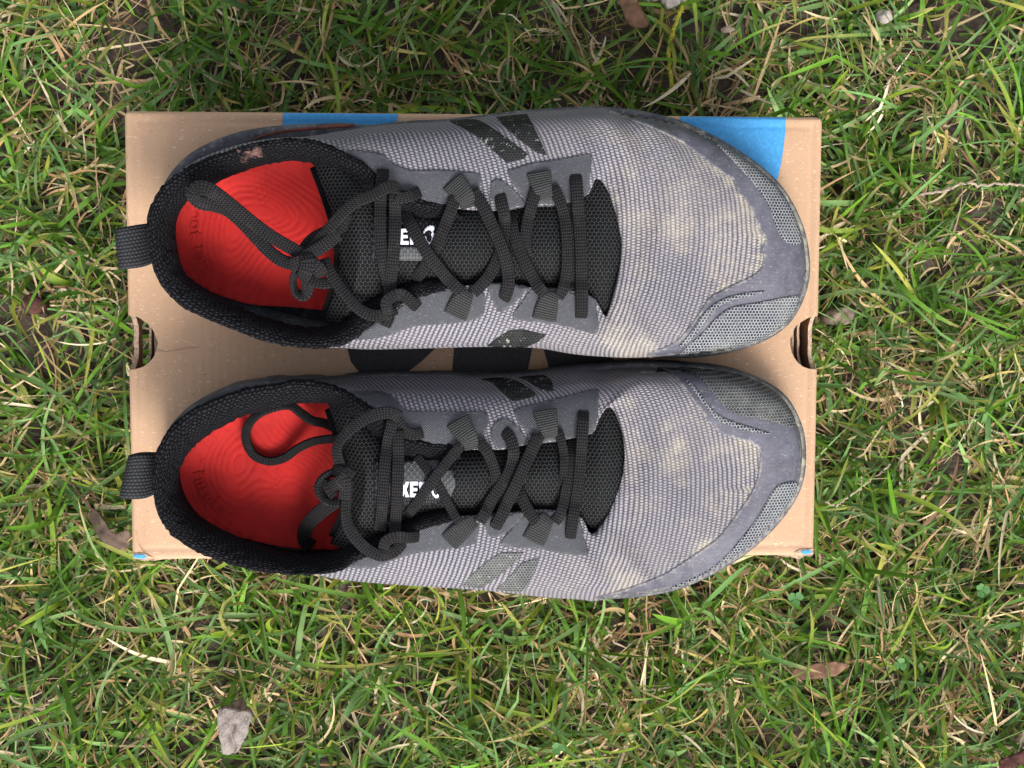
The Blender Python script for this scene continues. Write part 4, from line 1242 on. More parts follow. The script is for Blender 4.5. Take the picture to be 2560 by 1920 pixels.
        dict(k=1, abs=True, w=6.4, t=2.2, name='lace_knot', p=[(1180, 955, 73), (1240, 925, 75), (1310, 880, 75), (1385, 820, 74)]),
    ])

# ---------------- right shoe (lower in the photo)
RIGHT = dict(
    loc=(0.0, -0.058, BOX_H), seed=2.6, shear=1.0,
    mud=[(6, 555, 645, 70, .8), (6, 300, 575, 60, .6), (6, 270, 395, 50, .6), (6, 430, 960, 70, .45), (6, 740, 1240, 60, 1), (6, 690, 1270, 40, 1), (6, 985, 910, 40, .9), (6, 470, 540, 40, .6), (6, 540, 245, 50, .6), (6, 230, 480, 40, .5), (6, 400, 200, 60, .5), (6, 800, 760, 90, .3), (6, 1030, 720, 40, .5), (6, 420, 480, 330, .26), (6, 760, 720, 260, .22)],
    label='right grey trail shoe with a thin black lace loop curled on its red insole',
    stations=[
        ((4, 358, 860), (4, 303, 850, 66)), ((4, 345, 760), (4, 312, 760, 65)), ((4, 338, 655), (4, 340, 685, 65)), ((4, 385, 548), (4, 412, 562, 63)), ((4, 480, 440), (4, 500, 472, 60)),
        ((4, 600, 362), (4, 640, 404, 57)), ((4, 760, 293), (4, 800, 338, 55)), ((4, 950, 255), (4, 1000, 298, 54)), ((4, 1150, 243), (4, 1180, 275, 56)), ((4, 1350, 245), (4, 1400, 325, 60)),
        ((5, 150, 222), (5, 150, 435, 64)), ((5, 350, 218), (5, 340, 600, 65)), ((5, 600, 220), (5, 600, 660, 63)), ((5, 800, 226), (5, 900, 675, 61)), ((5, 1000, 222), (5, 1085, 645, 59)),
        ((5, 1200, 200), (5, 1300, 615, 57)), ((5, 1370, 176), (5, 1462, 580, 55)), ((5, 1500, 166), (5, 1492, 548, 54)), ((6, 200, 154), (5, 1510, 500, 53)), ((6, 340, 151), (5, 1542, 432, 53)), ((6, 500, 155), (5, 1592, 434, 52)),
        ((6, 750, 175), (5, 1625, 500, 52)), ((6, 980, 225), (5, 1648, 570, 52)), ((6, 1180, 340), (5, 1660, 650, 52)), ((6, 1285, 515), (5, 1665, 730, 52)), ((6, 1312, 700), (5, 1655, 810, 52)),
        ((6, 1285, 890), (5, 1635, 890, 52)), ((6, 1180, 1070), (5, 1605, 970, 52)), ((6, 1010, 1245), (5, 1570, 1050, 52)), ((6, 800, 1388), (5, 1530, 1120, 52)), ((6, 560, 1497), (5, 1490, 1175, 53)),
        ((6, 300, 1546), (5, 1455, 1168, 54)), ((6, 50, 1555), (5, 1420, 1095, 55), 2.6, (6, 50, 1560, 32)), ((5, 1400, 1535), (5, 1380, 1070, 56), 2.6, (5, 1400, 1552, 36)), ((5, 1200, 1508), (5, 1230, 1037, 57), 2.6, (5, 1200, 1542, 38)),
        ((5, 1000, 1470), (5, 1060, 1042, 58), 2.6, (5, 1000, 1519, 40)), ((5, 800, 1435), (5, 850, 1062, 60), 2.6, (5, 800, 1497, 40)), ((5, 600, 1410), (5, 640, 1082, 62), 2.6, (5, 600, 1481, 40)), ((5, 400, 1392), (5, 450, 1132, 64), 2.6, (5, 400, 1466, 40)),
        ((5, 200, 1370), (5, 280, 1232, 65), 2.6, (5, 200, 1447, 40)), ((5, 0, 1350), (5, 120, 1290, 63), 2.4, (5, 0, 1432, 42)), ((4, 1250, 1325), (4, 1420, 1365, 60), 2.4, (4, 1290, 1405, 42)), ((4, 1080, 1315), (4, 1250, 1386, 58)),
        ((4, 890, 1285), (4, 1050, 1386, 57)), ((4, 730, 1240), (4, 860, 1358, 58)), ((4, 600, 1180), (4, 680, 1306, 59)), ((4, 500, 1105), (4, 532, 1242, 61)), ((4, 420, 1030), (4, 402, 1146, 63)), ((4, 375, 945), (4, 327, 1000, 65))],
    collar=[
        ((5, 650, 655, 62), (5, 720, 745, 56), 2.0), ((5, 500, 645, 63), (5, 500, 740, 56), 3.0), ((5, 360, 600, 64), (5, 350, 710, 56), 4.0), ((5, 220, 480, 64), (5, 210, 620, 55), 4.5),
        ((4, 1560, 415, 63), (4, 1510, 540, 50), 5.0), ((4, 1480, 362, 61), (4, 1420, 470, 46), 5.0), ((4, 1390, 318, 58), (4, 1350, 400, 45), 5.0), ((4, 1280, 285, 56), (4, 1240, 396, 44), 5.0), ((4, 1150, 272, 55), (4, 1120, 400, 44), 5.0),
        ((4, 1000, 298, 55), (4, 1000, 432, 44), 5.0), ((4, 850, 322, 56), (4, 870, 460, 44), 5.0), ((4, 700, 372, 58), (4, 760, 505, 45), 5.0), ((4, 560, 432, 60), (4, 650, 565, 47), 5.0), ((4, 450, 505, 62), (4, 560, 630, 48), 5.0),
        ((4, 370, 600, 65), (4, 485, 715, 50), 5.0), ((4, 322, 715, 67), (4, 445, 800, 50), 5.0), ((4, 306, 840, 67), (4, 438, 890, 50), 5.0), ((4, 312, 945, 66), (4, 462, 970, 50), 5.0),
        ((4, 335, 1040, 65), (4, 520, 1050, 49), 5.0), ((4, 400, 1150, 63), (4, 610, 1110, 47), 5.0), ((4, 530, 1248, 61), (4, 740, 1165, 46), 5.0), ((4, 680, 1312, 59), (4, 880, 1220, 45), 5.0),
        ((4, 860, 1365, 58), (4, 1010, 1262, 44), 5.0), ((4, 1050, 1392, 57), (4, 1130, 1285, 44), 5.0), ((4, 1230, 1393, 58), (4, 1260, 1290, 45), 5.0), ((4, 1400, 1370, 60), (4, 1380, 1270, 47), 5.0),
        ((5, 80, 1305, 62), (5, 80, 1200, 52), 4.5), ((5, 200, 1265, 63), (5, 190, 1165, 55), 4.0), ((5, 330, 1195, 64), (5, 330, 1100, 56), 4.0), ((5, 460, 1130, 64), (5, 450, 1045, 56), 3.0), ((5, 640, 1080, 62), (5, 640, 1000, 55), 2.0)],
    insole=zl(4, [(405, 900), (430, 790), (500, 680), (600, 570), (740, 480), (880, 420), (1000, 390), (1130, 360), (1330, 360), (1600, 420), (1680, 700), (1640, 1050), (1500, 1240), (1250, 1256), (1050, 1240), (900, 1208), (750, 1168), (600, 1120), (500, 1050), (430, 980)]),
    rings=[zz(4, 1060, 800), zz(4, 800, 760)],
    letters=[('o', (4, 563, 684), -95), ('t', (4, 566, 735), -90), ('i', (4, 562, 812), -82), ('n', (4, 574, 868), -72), ('s', (4, 597, 915), -62), ('o', (4, 626, 960), -52), ('l', (4, 660, 990), -44), ('e', (4, 697, 1025), -36)],
    tongue=[
        [(4, 1325, 395, 46), (4, 1395, 600, 57), (4, 1450, 800, 61), (4, 1435, 1030, 57), (4, 1345, 1235, 44)],
        [(4, 1400, 400, 55), (4, 1485, 620, 67), (4, 1530, 820, 71), (4, 1510, 1050, 67), (4, 1440, 1265, 52)],
        [(5, 70, 420, 57), (5, 120, 640, 69), (5, 140, 830, 73), (5, 120, 1040, 69), (5, 60, 1270, 55)],
        [(5, 250, 560, 56), (5, 250, 700, 65), (5, 250, 860, 69), (5, 250, 1020, 65), (5, 250, 1225, 55)],
        [(5, 480, 650, 54), (5, 480, 750, 62), (5, 480, 860, 65), (5, 480, 980, 62), (5, 480, 1125, 54)],
        [(5, 720, 655, 53), (5, 720, 760, 62), (5, 720, 860, 65), (5, 720, 960, 62), (5, 720, 1080, 53)],
        [(5, 980, 635, 51), (5, 980, 740, 57), (5, 980, 840, 59), (5, 980, 940, 57), (5, 980, 1055, 51)],
        [(5, 1200, 590, 50), (5, 1200, 720, 57), (5, 1200, 830, 60), (5, 1200, 940, 57), (5, 1200, 1055, 50)],
        [(5, 1400, 550, 48), (5, 1400, 700, 53), (5, 1400, 830, 55), (5, 1400, 960, 53), (5, 1400, 1095, 48)],
        [(5, 1550, 400, 47), (5, 1550, 620, 53), (5, 1550, 800, 55), (5, 1550, 980, 53), (5, 1550, 1190, 47)],
        [(5, 1700, 400, 44), (5, 1700, 620, 46), (5, 1700, 800, 47), (5, 1700, 980, 46), (5, 1700, 1200, 44)]],
    patches=[
        ('toe_cap', zl(6, [(330, 156), (400, 170), (470, 200), (535, 245), (600, 320), (680, 430), (740, 510), (800, 568), (880, 600), (960, 625), (1018, 650), (1040, 695), (1036, 790), (1012, 880), (970, 960), (900, 1060), (840, 1140), (780, 1205), (700, 1262), (600, 1330), (480, 1405), (350, 1460), (200, 1510), (60, 1550), (180, 1546), (320, 1528), (450, 1505), (570, 1472), (690, 1420), (790, 1365), (900, 1295), (1000, 1220), (1100, 1115), (1170, 1040), (1230, 955), (1266, 870), (1286, 700), (1265, 540), (1210, 425), (1130, 335), (1000, 258), (850, 212), (700, 186), (560, 168), (450, 158)]), 'film', 0.0005, None),
        ('toe_mesh', zl(6, [(510, 170), (640, 185), (760, 200), (900, 228), (1000, 262), (1110, 330), (1190, 415), (1238, 500), (1235, 538), (1180, 530), (1080, 500), (960, 478), (870, 452), (810, 395), (740, 310), (670, 245), (580, 195)]), 'toemud', 0.0011, 'mud-darkened toe guard mesh'),
        ('toe_mesh', zl(6, [(600, 262), (660, 312), (720, 390), (790, 465), (880, 508), (1000, 545), (1100, 580), (1000, 568), (880, 535), (785, 495), (710, 405), (640, 315)]), 'toemesh', 0.0011, None),
        ('toe_mesh', zl(6, [(1250, 862), (1240, 930), (1190, 1000), (1100, 1105), (1000, 1205), (890, 1290), (770, 1365), (640, 1430), (510, 1485), (610, 1455), (730, 1385), (830, 1305), (920, 1205), (1000, 1105), (1060, 1010), (1110, 925), (1155, 878)]), 'toemesh', 0.0011, None),
        ('side_stripe', zl(5, [(815, 258), (880, 250), (960, 248), (1050, 280), (1110, 320), (1152, 352), (1080, 372), (1000, 388), (950, 345), (880, 275)]), 'stripe', 0.0003, None),
        ('side_stripe', zl(5, [(1035, 246), (1100, 240), (1185, 234), (1230, 268), (1245, 325), (1185, 330), (1105, 275)]), 'stripe', 0.0003, None),
        ('side_stripe', zl(5, [(700, 1478), (745, 1420), (850, 1332), (930, 1282), (1065, 1282), (1005, 1350), (905, 1432), (810, 1492)]), 'stripe_faded', 0.0003, 'faded grey side stripe'),
        ('side_stripe', zl(5, [(905, 1500), (965, 1440), (1055, 1340), (1155, 1312), (1135, 1400), (1055, 1515), (980, 1510)]), 'stripe_faded', 0.0003, 'faded grey side stripe'),
        ('eyestay', zl(5, [(40, 342), (160, 332), (250, 342), (310, 382), (370, 440), (500, 450), (700, 450), (840, 457), (852, 520), (820, 600), (740, 650), (640, 664), (560, 652), (450, 612), (350, 560), (250, 475), (150, 415)]), 'eyestay', 0.0006, None),
        ('eyestay', zl(5, [(1010, 445), (1100, 412), (1300, 362), (1480, 317), (1508, 330), (1508, 390), (1490, 520), (1452, 585), (1380, 600), (1300, 615), (1180, 645), (1115, 605), (1040, 520)]), 'eyestay', 0.0006, None),
        ('eyestay', zl(5, [(868, 600), (888, 525), (940, 492), (1000, 512), (1070, 590), (1078, 640), (1020, 672), (960, 682), (908, 662)]), 'eyestay', 0.0006, None),
        ('eyestay', zl(5, [(0, 1355), (100, 1318), (220, 1275), (330, 1205), (430, 1155), (500, 1130), (600, 1098), (700, 1085), (790, 1110), (792, 1170), (770, 1232), (600, 1262), (450, 1282), (330, 1312), (200, 1360), (90, 1374)]), 'eyestay', 0.0006, None),
        ('eyestay', zl(5, [(830, 1085), (870, 1055), (1000, 1042), (1062, 1048), (1040, 1092), (950, 1170), (890, 1190), (852, 1172)]), 'eyestay', 0.0006, None),
        ('eyestay', zl(5, [(1065, 1065), (1150, 1038), (1250, 1045), (1385, 1090), (1415, 1190), (1440, 1292), (1300, 1288), (1150, 1262), (940, 1242), (938, 1205), (1010, 1122)]), 'eyestay', 0.0006, None)],
    label_patch=dict(poly=zl(5, [(180, 745), (560, 730), (650, 790), (665, 880), (620, 960), (520, 1000), (180, 1000)]),
                     grey=[zl(5, [(345, 752), (560, 742), (545, 800), (490, 855), (345, 865)]), zl(5, [(575, 800), (640, 800), (663, 875), (630, 955), (560, 950)])],
                     glyphs=logo(*zz(5, 322, 942), 82 * ZS)),
    tab=dict(top=[(4, 330, 704, 50), (4, 270, 700, 57), (4, 200, 702, 60), (4, 148, 712, 58), (4, 152, 706, 52), (4, 220, 690, 48), (4, 330, 690, 44)], bottom=[(4, 310, 935, 50), (4, 240, 962, 57), (4, 160, 968, 60), (4, 94, 962, 58), (4, 100, 956, 52), (4, 180, 945, 48), (4, 320, 925, 44)]),
    laces=[
        dict(k=5, name='lace_loop', m='web', w=11.0, t=1.2, p=[(1190, 440, 1.4), (1200, 490, 2.6), (1215, 550, 3.6), (1225, 600, 2.0)]),
        dict(k=5, name='lace_loop', m='web', w=11.0, t=1.2, p=[(1120, 1215, 1.2), (1150, 1160, 2.0), (1185, 1105, 2.8), (1210, 1070, 1.6)]),
        dict(k=5, name='lace_loop', m='web', w=11.0, t=1.2, p=[(672, 500, 1.4), (700, 550, 2.8), (740, 610, 4.0), (755, 670, 2.2)]),
        dict(k=5, name='lace_loop', m='web', w=10.0, t=1.2, p=[(620, 1220, 1.2), (670, 1175, 2.2), (730, 1125, 3.0), (775, 1095, 1.8)]),
        dict(k=5, w=4.6, p=[(1268, 560, 2), (1295, 650, 3), (1305, 740, 3), (1300, 830, 1), (1290, 880, 0)]),
        dict(k=5, w=5.4, p=[(1355, 610, -1), (1345, 720, 2), (1330, 840, 2.6), (1310, 950, 2.6), (1280, 1060, 2), (1250, 1100, 1)]),
        dict(k=5, w=5.8, p=[(1420, 450, 0), (1418, 500, 2.6), (1408, 660, 4.5), (1392, 850, 5), (1370, 1000, 4.5), (1348, 1140, 2.4), (1340, 1195, 0)]),
        dict(k=5, w=5.8, p=[(1035, 890, 0), (1055, 960, 2), (1090, 1030, 2.6), (1130, 1090, 2.4), (1155, 1120, 1.4)]),
        dict(k=5, w=6.2, p=[(1155, 590, 2.2), (1110, 680, 3.6), (1065, 780, 5), (1020, 880, 5.4), (975, 970, 5), (935, 1060, 3.4), (905, 1115, 2), (895, 1135, 0)]),
        dict(k=5, w=5.6, p=[(800, 625, 2.6), (850, 690, 3.2), (885, 770, 2.6), (900, 850, 1.6), (885, 920, 0)]),
        dict(k=5, w=6.0, p=[(948, 562, 0), (985, 610, 2.2), (1005, 690, 3.2), (985, 790, 3.6), (935, 880, 3.6), (880, 960, 3.4), (840, 1040, 3.2), (805, 1100, 2)]),
        dict(k=5, w=5.4, p=[(690, 650, 2.6), (620, 735, 3.6), (545, 830, 4), (475, 930, 3.4), (400, 1030, 1.4), (375, 1070, -1)]),
        dict(k=5, w=4.6, p=[(430, 710, 0), (490, 790, 2), (550, 870, 2), (610, 980, 2.6), (660, 1070, 3), (690, 1110, 2)]),
        dict(k=5, w=5.8, p=[(288, 500, 2), (262, 620, 2.4), (242, 760, 2.0), (232, 900, 1.8), (224, 1030, 1.8), (210, 1150, 1)]),
        dict(k=5, w=5.8, p=[(320, 560, 2), (322, 700, 4), (318, 850, 4.2), (312, 1000, 4), (305, 1100, 3.2), (300, 1180, 2)]),
        dict(k=5, w=5.6, p=[(465, 572, 0.5), (410, 585, 2.4), (355, 560, 3.4), (310, 505, 4.4), (265, 465, 4.4)]),
        dict(k=5, w=5.8, p=[(438, 1188, 0.5), (380, 1195, 3), (310, 1190, 4), (250, 1215, 4.6), (235, 1260, 3)]),
        dict(k=5, abs=True, w=6.0, p=[(330, 480, 70), (270, 455, 71), (170, 470, 73), (80, 520, 75), (0, 590, 75), (-40, 660, 75), (-30, 740, 74), (-5, 800, 73)], roll=[0, 0, -10, -20, -30, -40, -30, -10]),
        dict(k=5, abs=True, w=6.0, p=[(10, 810, 73), (20, 900, 73), (10, 1020, 73), (20, 1120, 72), (70, 1200, 71), (140, 1265, 69), (220, 1300, 68), (300, 1275, 67), (345, 1225, 66)], roll=[20, 30, 40, 35, 20, 10, 0, 0, 0]),
        dict(k=4, abs=True, w=5.0, t=2.0, m='lace_black', name='bow_loop', p=[(1420, 610, 60), (1340, 610, 48), (1240, 625, 37), (1150, 665, 31), (1070, 720, 28), (980, 742, 27), (890, 708, 27), (845, 630, 29), (850, 540, 33), (910, 465, 38), (1010, 422, 43), (1100, 412, 40), (1165, 455, 34), (1230, 500, 33), (1300, 515, 36), (1360, 540, 44)],
             roll=[30, 30, 35, 35, 30, 30, 25, 25, 30, 35, 40, 45, 40, 30, 30, 30]),
        dict(k=4, abs=True, w=5.2, t=2.2, m='lace_black', name='bow_loop', p=[(1410, 800, 72), (1350, 812, 72), (1295, 845, 71), (1272, 895, 70), (1295, 955, 70), (1345, 985, 71), (1400, 985, 72)], roll=[30, 45, 50, 50, 50, 40, 30]),
        dict(k=4, abs=True, w=7.6, t=1.8, m='lace_black', name='lace_end', p=[(1370, 980, 62), (1310, 1020, 54), (1240, 1080, 44), (1192, 1150, 36), (1190, 1210, 31), (1230, 1245, 29)], roll=[0, 0, -10, -15, -10, 0]),
        dict(k=4, abs=True, w=6.2, t=3.2, name='lace_knot', p=[(1370, 790, 72), (1405, 810, 76), (1425, 850, 77), (1430, 910, 76), (1425, 960, 74)]),
        dict(k=4, abs=True, w=6.0, t=2.8, name='lace_knot', p=[(1345, 890, 73), (1385, 870, 77), (1430, 830, 77), (1460, 790, 75)]),
        dict(k=4, abs=True, w=5.4, t=2.0, name='lace', m='lace_black', p=[(1335, 850, 72), (1340, 910, 73), (1370, 945, 73)]),
    ])

build_shoe(LEFT)
build_shoe(RIGHT)

# ------------------------------------------------------------------ lawn
def inside_box(x, y, pad=0.0):
    return (abs(x) < BOX_L / 2 - pad) & (abs(y) < BOX_W / 2 - pad)

BARE = [(at(130, 860, 0)[:2], 0.022), (at(2450, 70, 0)[:2], 0.022), (at(330, 130, 0)[:2], 0.018), (at(1780, 90, 0)[:2], 0.022), (at(70, 1640, 0)[:2], 0.012), (at(960, 1850, 0)[:2], 0.015), (at(1560, 60, 0)[:2], 0.016), (at(40, 870, 0)[:2], 0.02), (at(1250, 1570, 0)[:2], 0.012), (at(2060, 1580, 0)[:2], 0.012), (at(600, 1820, 0)[:2], 0.014)]

def blades(name, N, area, kind, seed, far=False):
    g = np.random.default_rng(seed)
    nseg = 9 if not far else 3
    x0, x1, y0, y1 = area
    # tufts: several blades share a root
    nt = max(1, N // 4)
    tx = g.uniform(x0, x1, nt); ty = g.uniform(y0, y1, nt)
    ti = g.integers(0, nt, N)
    X = tx[ti] + g.normal(0, 0.004, N); Y = ty[ti] + g.normal(0, 0.004, N)
    keep = ~((np.abs(X) < BOX_L / 2 + 0.001) & (np.abs(Y) < BOX_W / 2 + 0.001))
    for (bx, by), r in BARE:
        d = np.hypot(X - bx, Y - by)
        keep &= (d > r) | (g.random(N) < 0.22)
    if far:
        keep &= ~((np.abs(X) < 0.5) & (np.abs(Y) < 0.42))
    X, Y, ti = X[keep], Y[keep], ti[keep]; N = len(X)
    tuft_az = g.uniform(0, 2 * math.pi, nt)
    az = np.where(g.random(N) < 0.45, tuft_az[ti] + g.normal(0, 0.5, N), g.uniform(0, 2 * math.pi, N))
    if kind == 'green':
        Ln = np.clip(g.lognormal(math.log(0.033), 0.46, N), 0.010, 0.080)
        Wd = np.clip(g.normal(0.00185, 0.0007, N), 0.0007, 0.0042)
        elev0 = np.clip(g.normal(0.72, 0.38, N), 0.05, 1.45)
        curl = g.normal(-0.95, 0.75, N)
        zb = g.uniform(-0.002, 0.004, N)
    else:
        Ln = np.clip(g.lognormal(math.log(0.022), 0.52, N), 0.006, 0.060)
        Wd = np.clip(g.normal(0.00115, 0.0006, N), 0.0004, 0.0036)
        elev0 = np.clip(g.normal(0.25, 0.28, N), -0.05, 1.1)
        curl = g.normal(-0.45, 0.55, N)
        zb = g.uniform(0.0, 0.010, N)
    yaw = g.normal(0, 0.55, N) + np.where(g.random(N) < 0.06, g.normal(0, 2.0, N), 0)
    if far: Wd = Wd * 1.7; Ln = Ln * 1.25
    if kind == 'straw': yaw = g.normal(0, 0.9, N)
    kink = np.where(g.random(N) < 0.25, g.normal(0, 0.8, N), 0); kpos = g.uniform(0.3, 0.8, N)
    twist = g.normal(0, 0.9, N); tw0 = g.normal(0, 0.5, N)
    t = np.linspace(0, 1, nseg + 1)
    P = np.zeros((N, nseg + 1, 3))
    P[:, 0, 0] = X; P[:, 0, 1] = Y; P[:, 0, 2] = soil_height(X, Y) + zb
    dirs = np.zeros((N, nseg + 1, 3))
    for s in range(nseg + 1):
        e = elev0 + curl * t[s] ** 1.3
        a = az + yaw * t[s] + kink * (t[s] > kpos)
        dirs[:, s] = np.stack([np.cos(e) * np.cos(a), np.cos(e) * np.sin(a), np.sin(e)], 1)
        if s: 
            P[:, s] = P[:, s - 1] + dirs[:, s] * (Ln / nseg)[:, None]
    gz = soil_height(P[..., 0], P[..., 1])
    P[..., 2] = np.maximum(P[..., 2], gz + 0.0015 + 0.004 * g.random(N)[:, None])
    # blades stop at the box: push them off its sides
    inb = (np.abs(P[..., 0]) < BOX_L / 2 + 0.002) & (np.abs(P[..., 1]) < BOX_W / 2 + 0.002)
    dx = BOX_L / 2 + 0.002 - np.abs(P[..., 0]); dy = BOX_W / 2 + 0.002 - np.abs(P[..., 1])
    usex = inb & (dx < dy); usey = inb & ~(dx < dy)
    P[..., 0] += np.where(usex, np.sign(P[..., 0]) * dx, 0); P[..., 1] += np.where(usey, np.sign(P[..., 1]) * dy, 0)
    T = np.gradient(P, axis=1); T /= np.linalg.norm(T, axis=2)[..., None] + 1e-9
    up = np.zeros_like(T); up[..., 2] = 1
    S = np.cross(T, up); S /= np.linalg.norm(S, axis=2)[..., None] + 1e-6
    Nn = np.cross(S, T)
    tw = tw0[:, None] + twist[:, None] * t[None]
    S2 = S * np.cos(tw)[..., None] + Nn * np.sin(tw)[..., None]
    N2 = np.cross(S2, T)
    prof = np.interp(t, [0, 0.12, 0.5, 0.8, 0.93, 1.0], [0.7, 0.9, 1.0, 0.78, 0.45, 0.04])
    if kind == 'straw': prof = np.interp(t, [0, 0.2, 0.6, 0.9, 1.0], [0.6, 1.0, 0.8, 0.5, 0.1])
    hw = (Wd / 2)[:, None] * prof[None]
    fold = 0.28 + 0.2 * g.random(N)
    Lf = P - S2 * hw[..., None]; Rt = P + S2 * hw[..., None]; Ce = P - N2 * (hw * fold[:, None])[..., None]
    V = np.stack([Lf, Ce, Rt], 2).reshape(-1, 3)
    m3 = 3
    base = (np.arange(N) * (nseg + 1) * m3)[:, None, None]
    s_ = (np.arange(nseg) * m3)[None, :, None]
    q = np.array([[0, 1, m3 + 1, m3], [1, 2, m3 + 2, m3 + 1]]).reshape(-1)
    Fi = (base + s_ + q[None, None, :]).reshape(-1, 4)
    # colours of single blades
    if kind == 'green':
        pal = np.array([(0.108, 0.235, 0.022), (0.118, 0.240, 0.070), (0.075, 0.180, 0.012), (0.175, 0.290, 0.100), (0.190, 0.275, 0.028), (0.092, 0.185, 0.040), (0.33, 0.34, 0.07)])
        pi = g.choice(len(pal), N, p=[.24, .22, .16, .13, .13, .08, .04])
    else:
        pal = np.array([(0.48, 0.34, 0.18), (0.60, 0.46, 0.27), (0.40, 0.25, 0.125), (0.68, 0.56, 0.38), (0.30, 0.18, 0.095), (0.50, 0.39, 0.12)])
        pi = g.choice(len(pal), N, p=[.28, .24, .18, .14, .10, .06])
    bc = pal[pi] * g.lognormal(0, 0.27, N)[:, None]
    C = np.repeat(bc[:, None, :], nseg + 1, 1)
    if kind == 'green':
        # yellowing sheaths at the root, dry tips on some
        root = np.clip(1 - t / 0.22, 0, 1)[None, :, None] * g.random(N)[:, None, None] * 0.75
        C = C * (1 - root) + np.array([0.30, 0.27, 0.10]) * root
        tipd = (g.random(N) < 0.25)[:, None, None] * np.clip((t - 0.72) / 0.15, 0, 1)[None, :, None]
        C = C * (1 - tipd) + np.array([0.44, 0.32, 0.16]) * tipd
        mids = (g.random(N) < 0.12)[:, None, None] * np.clip((t - 0.35) / 0.3, 0, 1)[None, :, None] * 0.7
        C = C * (1 - mids) + np.array([0.34, 0.30, 0.06]) * mids
    Cv = np.repeat(C[:, :, None, :], 3, 2)
    Cv = np.concatenate([Cv, np.ones(Cv.shape[:3] + (1,))], 3).reshape(-1, 4)
    me = bpy.data.meshes.new(name)
    me.vertices.add(len(V)); me.vertices.foreach_set('co', V.astype(np.float32).ravel())
    me.loops.add(Fi.size); me.loops.foreach_set('vertex_index', Fi.astype(np.int32).ravel())
    me.polygons.add(len(Fi)); me.polygons.foreach_set('loop_start', (np.arange(len(Fi)) * 4).astype(np.int32)); me.polygons.foreach_set('loop_total', np.full(len(Fi), 4, np.int32))
    me.polygons.foreach_set('use_smooth', np.ones(len(Fi), bool))
    ca = me.color_attributes.new('blade_colour', 'FLOAT_COLOR', 'POINT'); ca.data.foreach_set('color', Cv.astype(np.float32).ravel())
    uvv = np.zeros((N, nseg + 1, 3, 2)); uvv[..., 0] = np.array([0, .5, 1])[None, None]; uvv[..., 1] = t[None, :, None]
    lay = me.uv_layers.new(name='UVMap'); lay.data.foreach_set('uv', uvv.reshape(-1, 2)[Fi.ravel()].astype(np.float32).ravel())
    me.materials.append(M['grass' if kind == 'green' else 'straw'])
    me.update(calc_edges=True); me.validate()
    o = bpy.data.objects.new(name, me)
    link(o); tag(o, kind='stuff')
    return o

AREA = (-0.46, 0.42, -0.37, 0.38)
blades('dry_grass', 19000, AREA, 'straw', 11)
blades('grass', 29000, AREA, 'green', 12)
far_area = (-1.25, 1.25, -1.15, 1.15)
blades('grass', 46000, far_area, 'green', 13, far=True)
blades('dry_grass', 14000, far_area, 'straw', 14, far=True)

# ------------------------------------------------------------------ things lying in the grass
def slab(name, poly, z, th, mat, label, cat, group=None, bend=0.004, rough=0.0012, seed=0, step=5):
    g = np.random.default_rng(seed)
    P = smooth_poly(poly)
    if name == 'bark_piece': P = P + g.normal(0, 1.0, P.shape)
    V2, T, loop = fill_poly(P, step)
    cx, cy = V2.mean(0); c = at(cx, cy, z)
    pts = np.array([at(x, y, z) for x, y in V2])
    rel = pts - c
    sx = np.abs(rel[:, :2]).max()
    zt = bend * (1 - (rel[:, 0] ** 2 + rel[:, 1] ** 2) / (sx * sx)) + rough * (np.sin(rel[:, 0] * 700 + seed) * np.sin(rel[:, 1] * 620) + 0.5 * g.normal(0, 1, len(rel)) * 0.5)
    if name == 'bark_piece': zt = zt - 0.0030 * np.exp(-((rel[:, 0] - 0.0006 * np.sin(rel[:, 1] * 500)) / 0.0011) ** 2) * (rel[:, 1] < 0.004)
    top = rel.copy(); top[:, 2] += zt
    low = top.copy(); low[:, 2] -= th
    n = len(top)
    F = [f[::-1] for f in T] + [tuple(i + n for i in f) for f in T]
    for i in range(len(loop)):
        a, b = loop[i], loop[(i + 1) % len(loop)]
        F.append((a, b, b + n, a + n))
    o = mesh_obj(name, np.vstack([top, low]), F, mat)
    bm = bmesh.new(); bm.from_mesh(o.data); bmesh.ops.recalc_face_normals(bm, faces=bm.faces); bm.to_mesh(o.data); bm.free()
    o.location = c
    return tag(o, label, cat, group)

slab('bark_piece', [(545, 1778), (560, 1770), (600, 1776), (628, 1784), (620, 1830), (612, 1845), (596, 1876), (580, 1888), (558, 1885), (552, 1855), (546, 1815)], 0.034, 0.006, M['bark'], 'pale grey flake of weathered bark lying in the grass below the right shoe', 'bark', bend=0.003, rough=0.0006, seed=3, step=3.5)
slab('bark_piece', [(580, 1766), (588, 1752), (602, 1750), (616, 1765), (622, 1780), (604, 1783), (590, 1778)], 0.028, 0.004, M['pebble'], 'small dark curled bark scrap tucked above the pale grey bark flake', 'bark', seed=4, step=4)
slab('fallen_leaf', [(1980, 1680), (2000, 1665), (2040, 1655), (2085, 1652), (2120, 1662), (2090, 1685), (2040, 1693), (2000, 1697)], 0.013, 0.0008, M['brownleaf'], 'rust brown fallen leaf half buried in grass below the right shoe toe', 'leaf', bend=0.003, rough=0.0006, seed=5)
slab('fallen_leaf', [(2500, 1905), (2520, 1890), (2540, 1880), (2575, 1868), (2600, 1900), (2590, 1950), (2510, 1950)], 0.024, 0.0010, M['redleaf'], 'dark maroon leaf cut off by the lower right corner', 'leaf', bend=0.004, rough=0.0010, seed=6)
slab('fallen_leaf', [(222, 1280), (240, 1276), (262, 1300), (285, 1330), (322, 1325), (322, 1368), (285, 1371), (258, 1350), (240, 1330), (230, 1305)], 0.020, 0.0008, M['greyleaf'], 'greyish brown dead leaf pressed against the left end of the box', 'leaf', bend=0.003, rough=0.0006, seed=7)
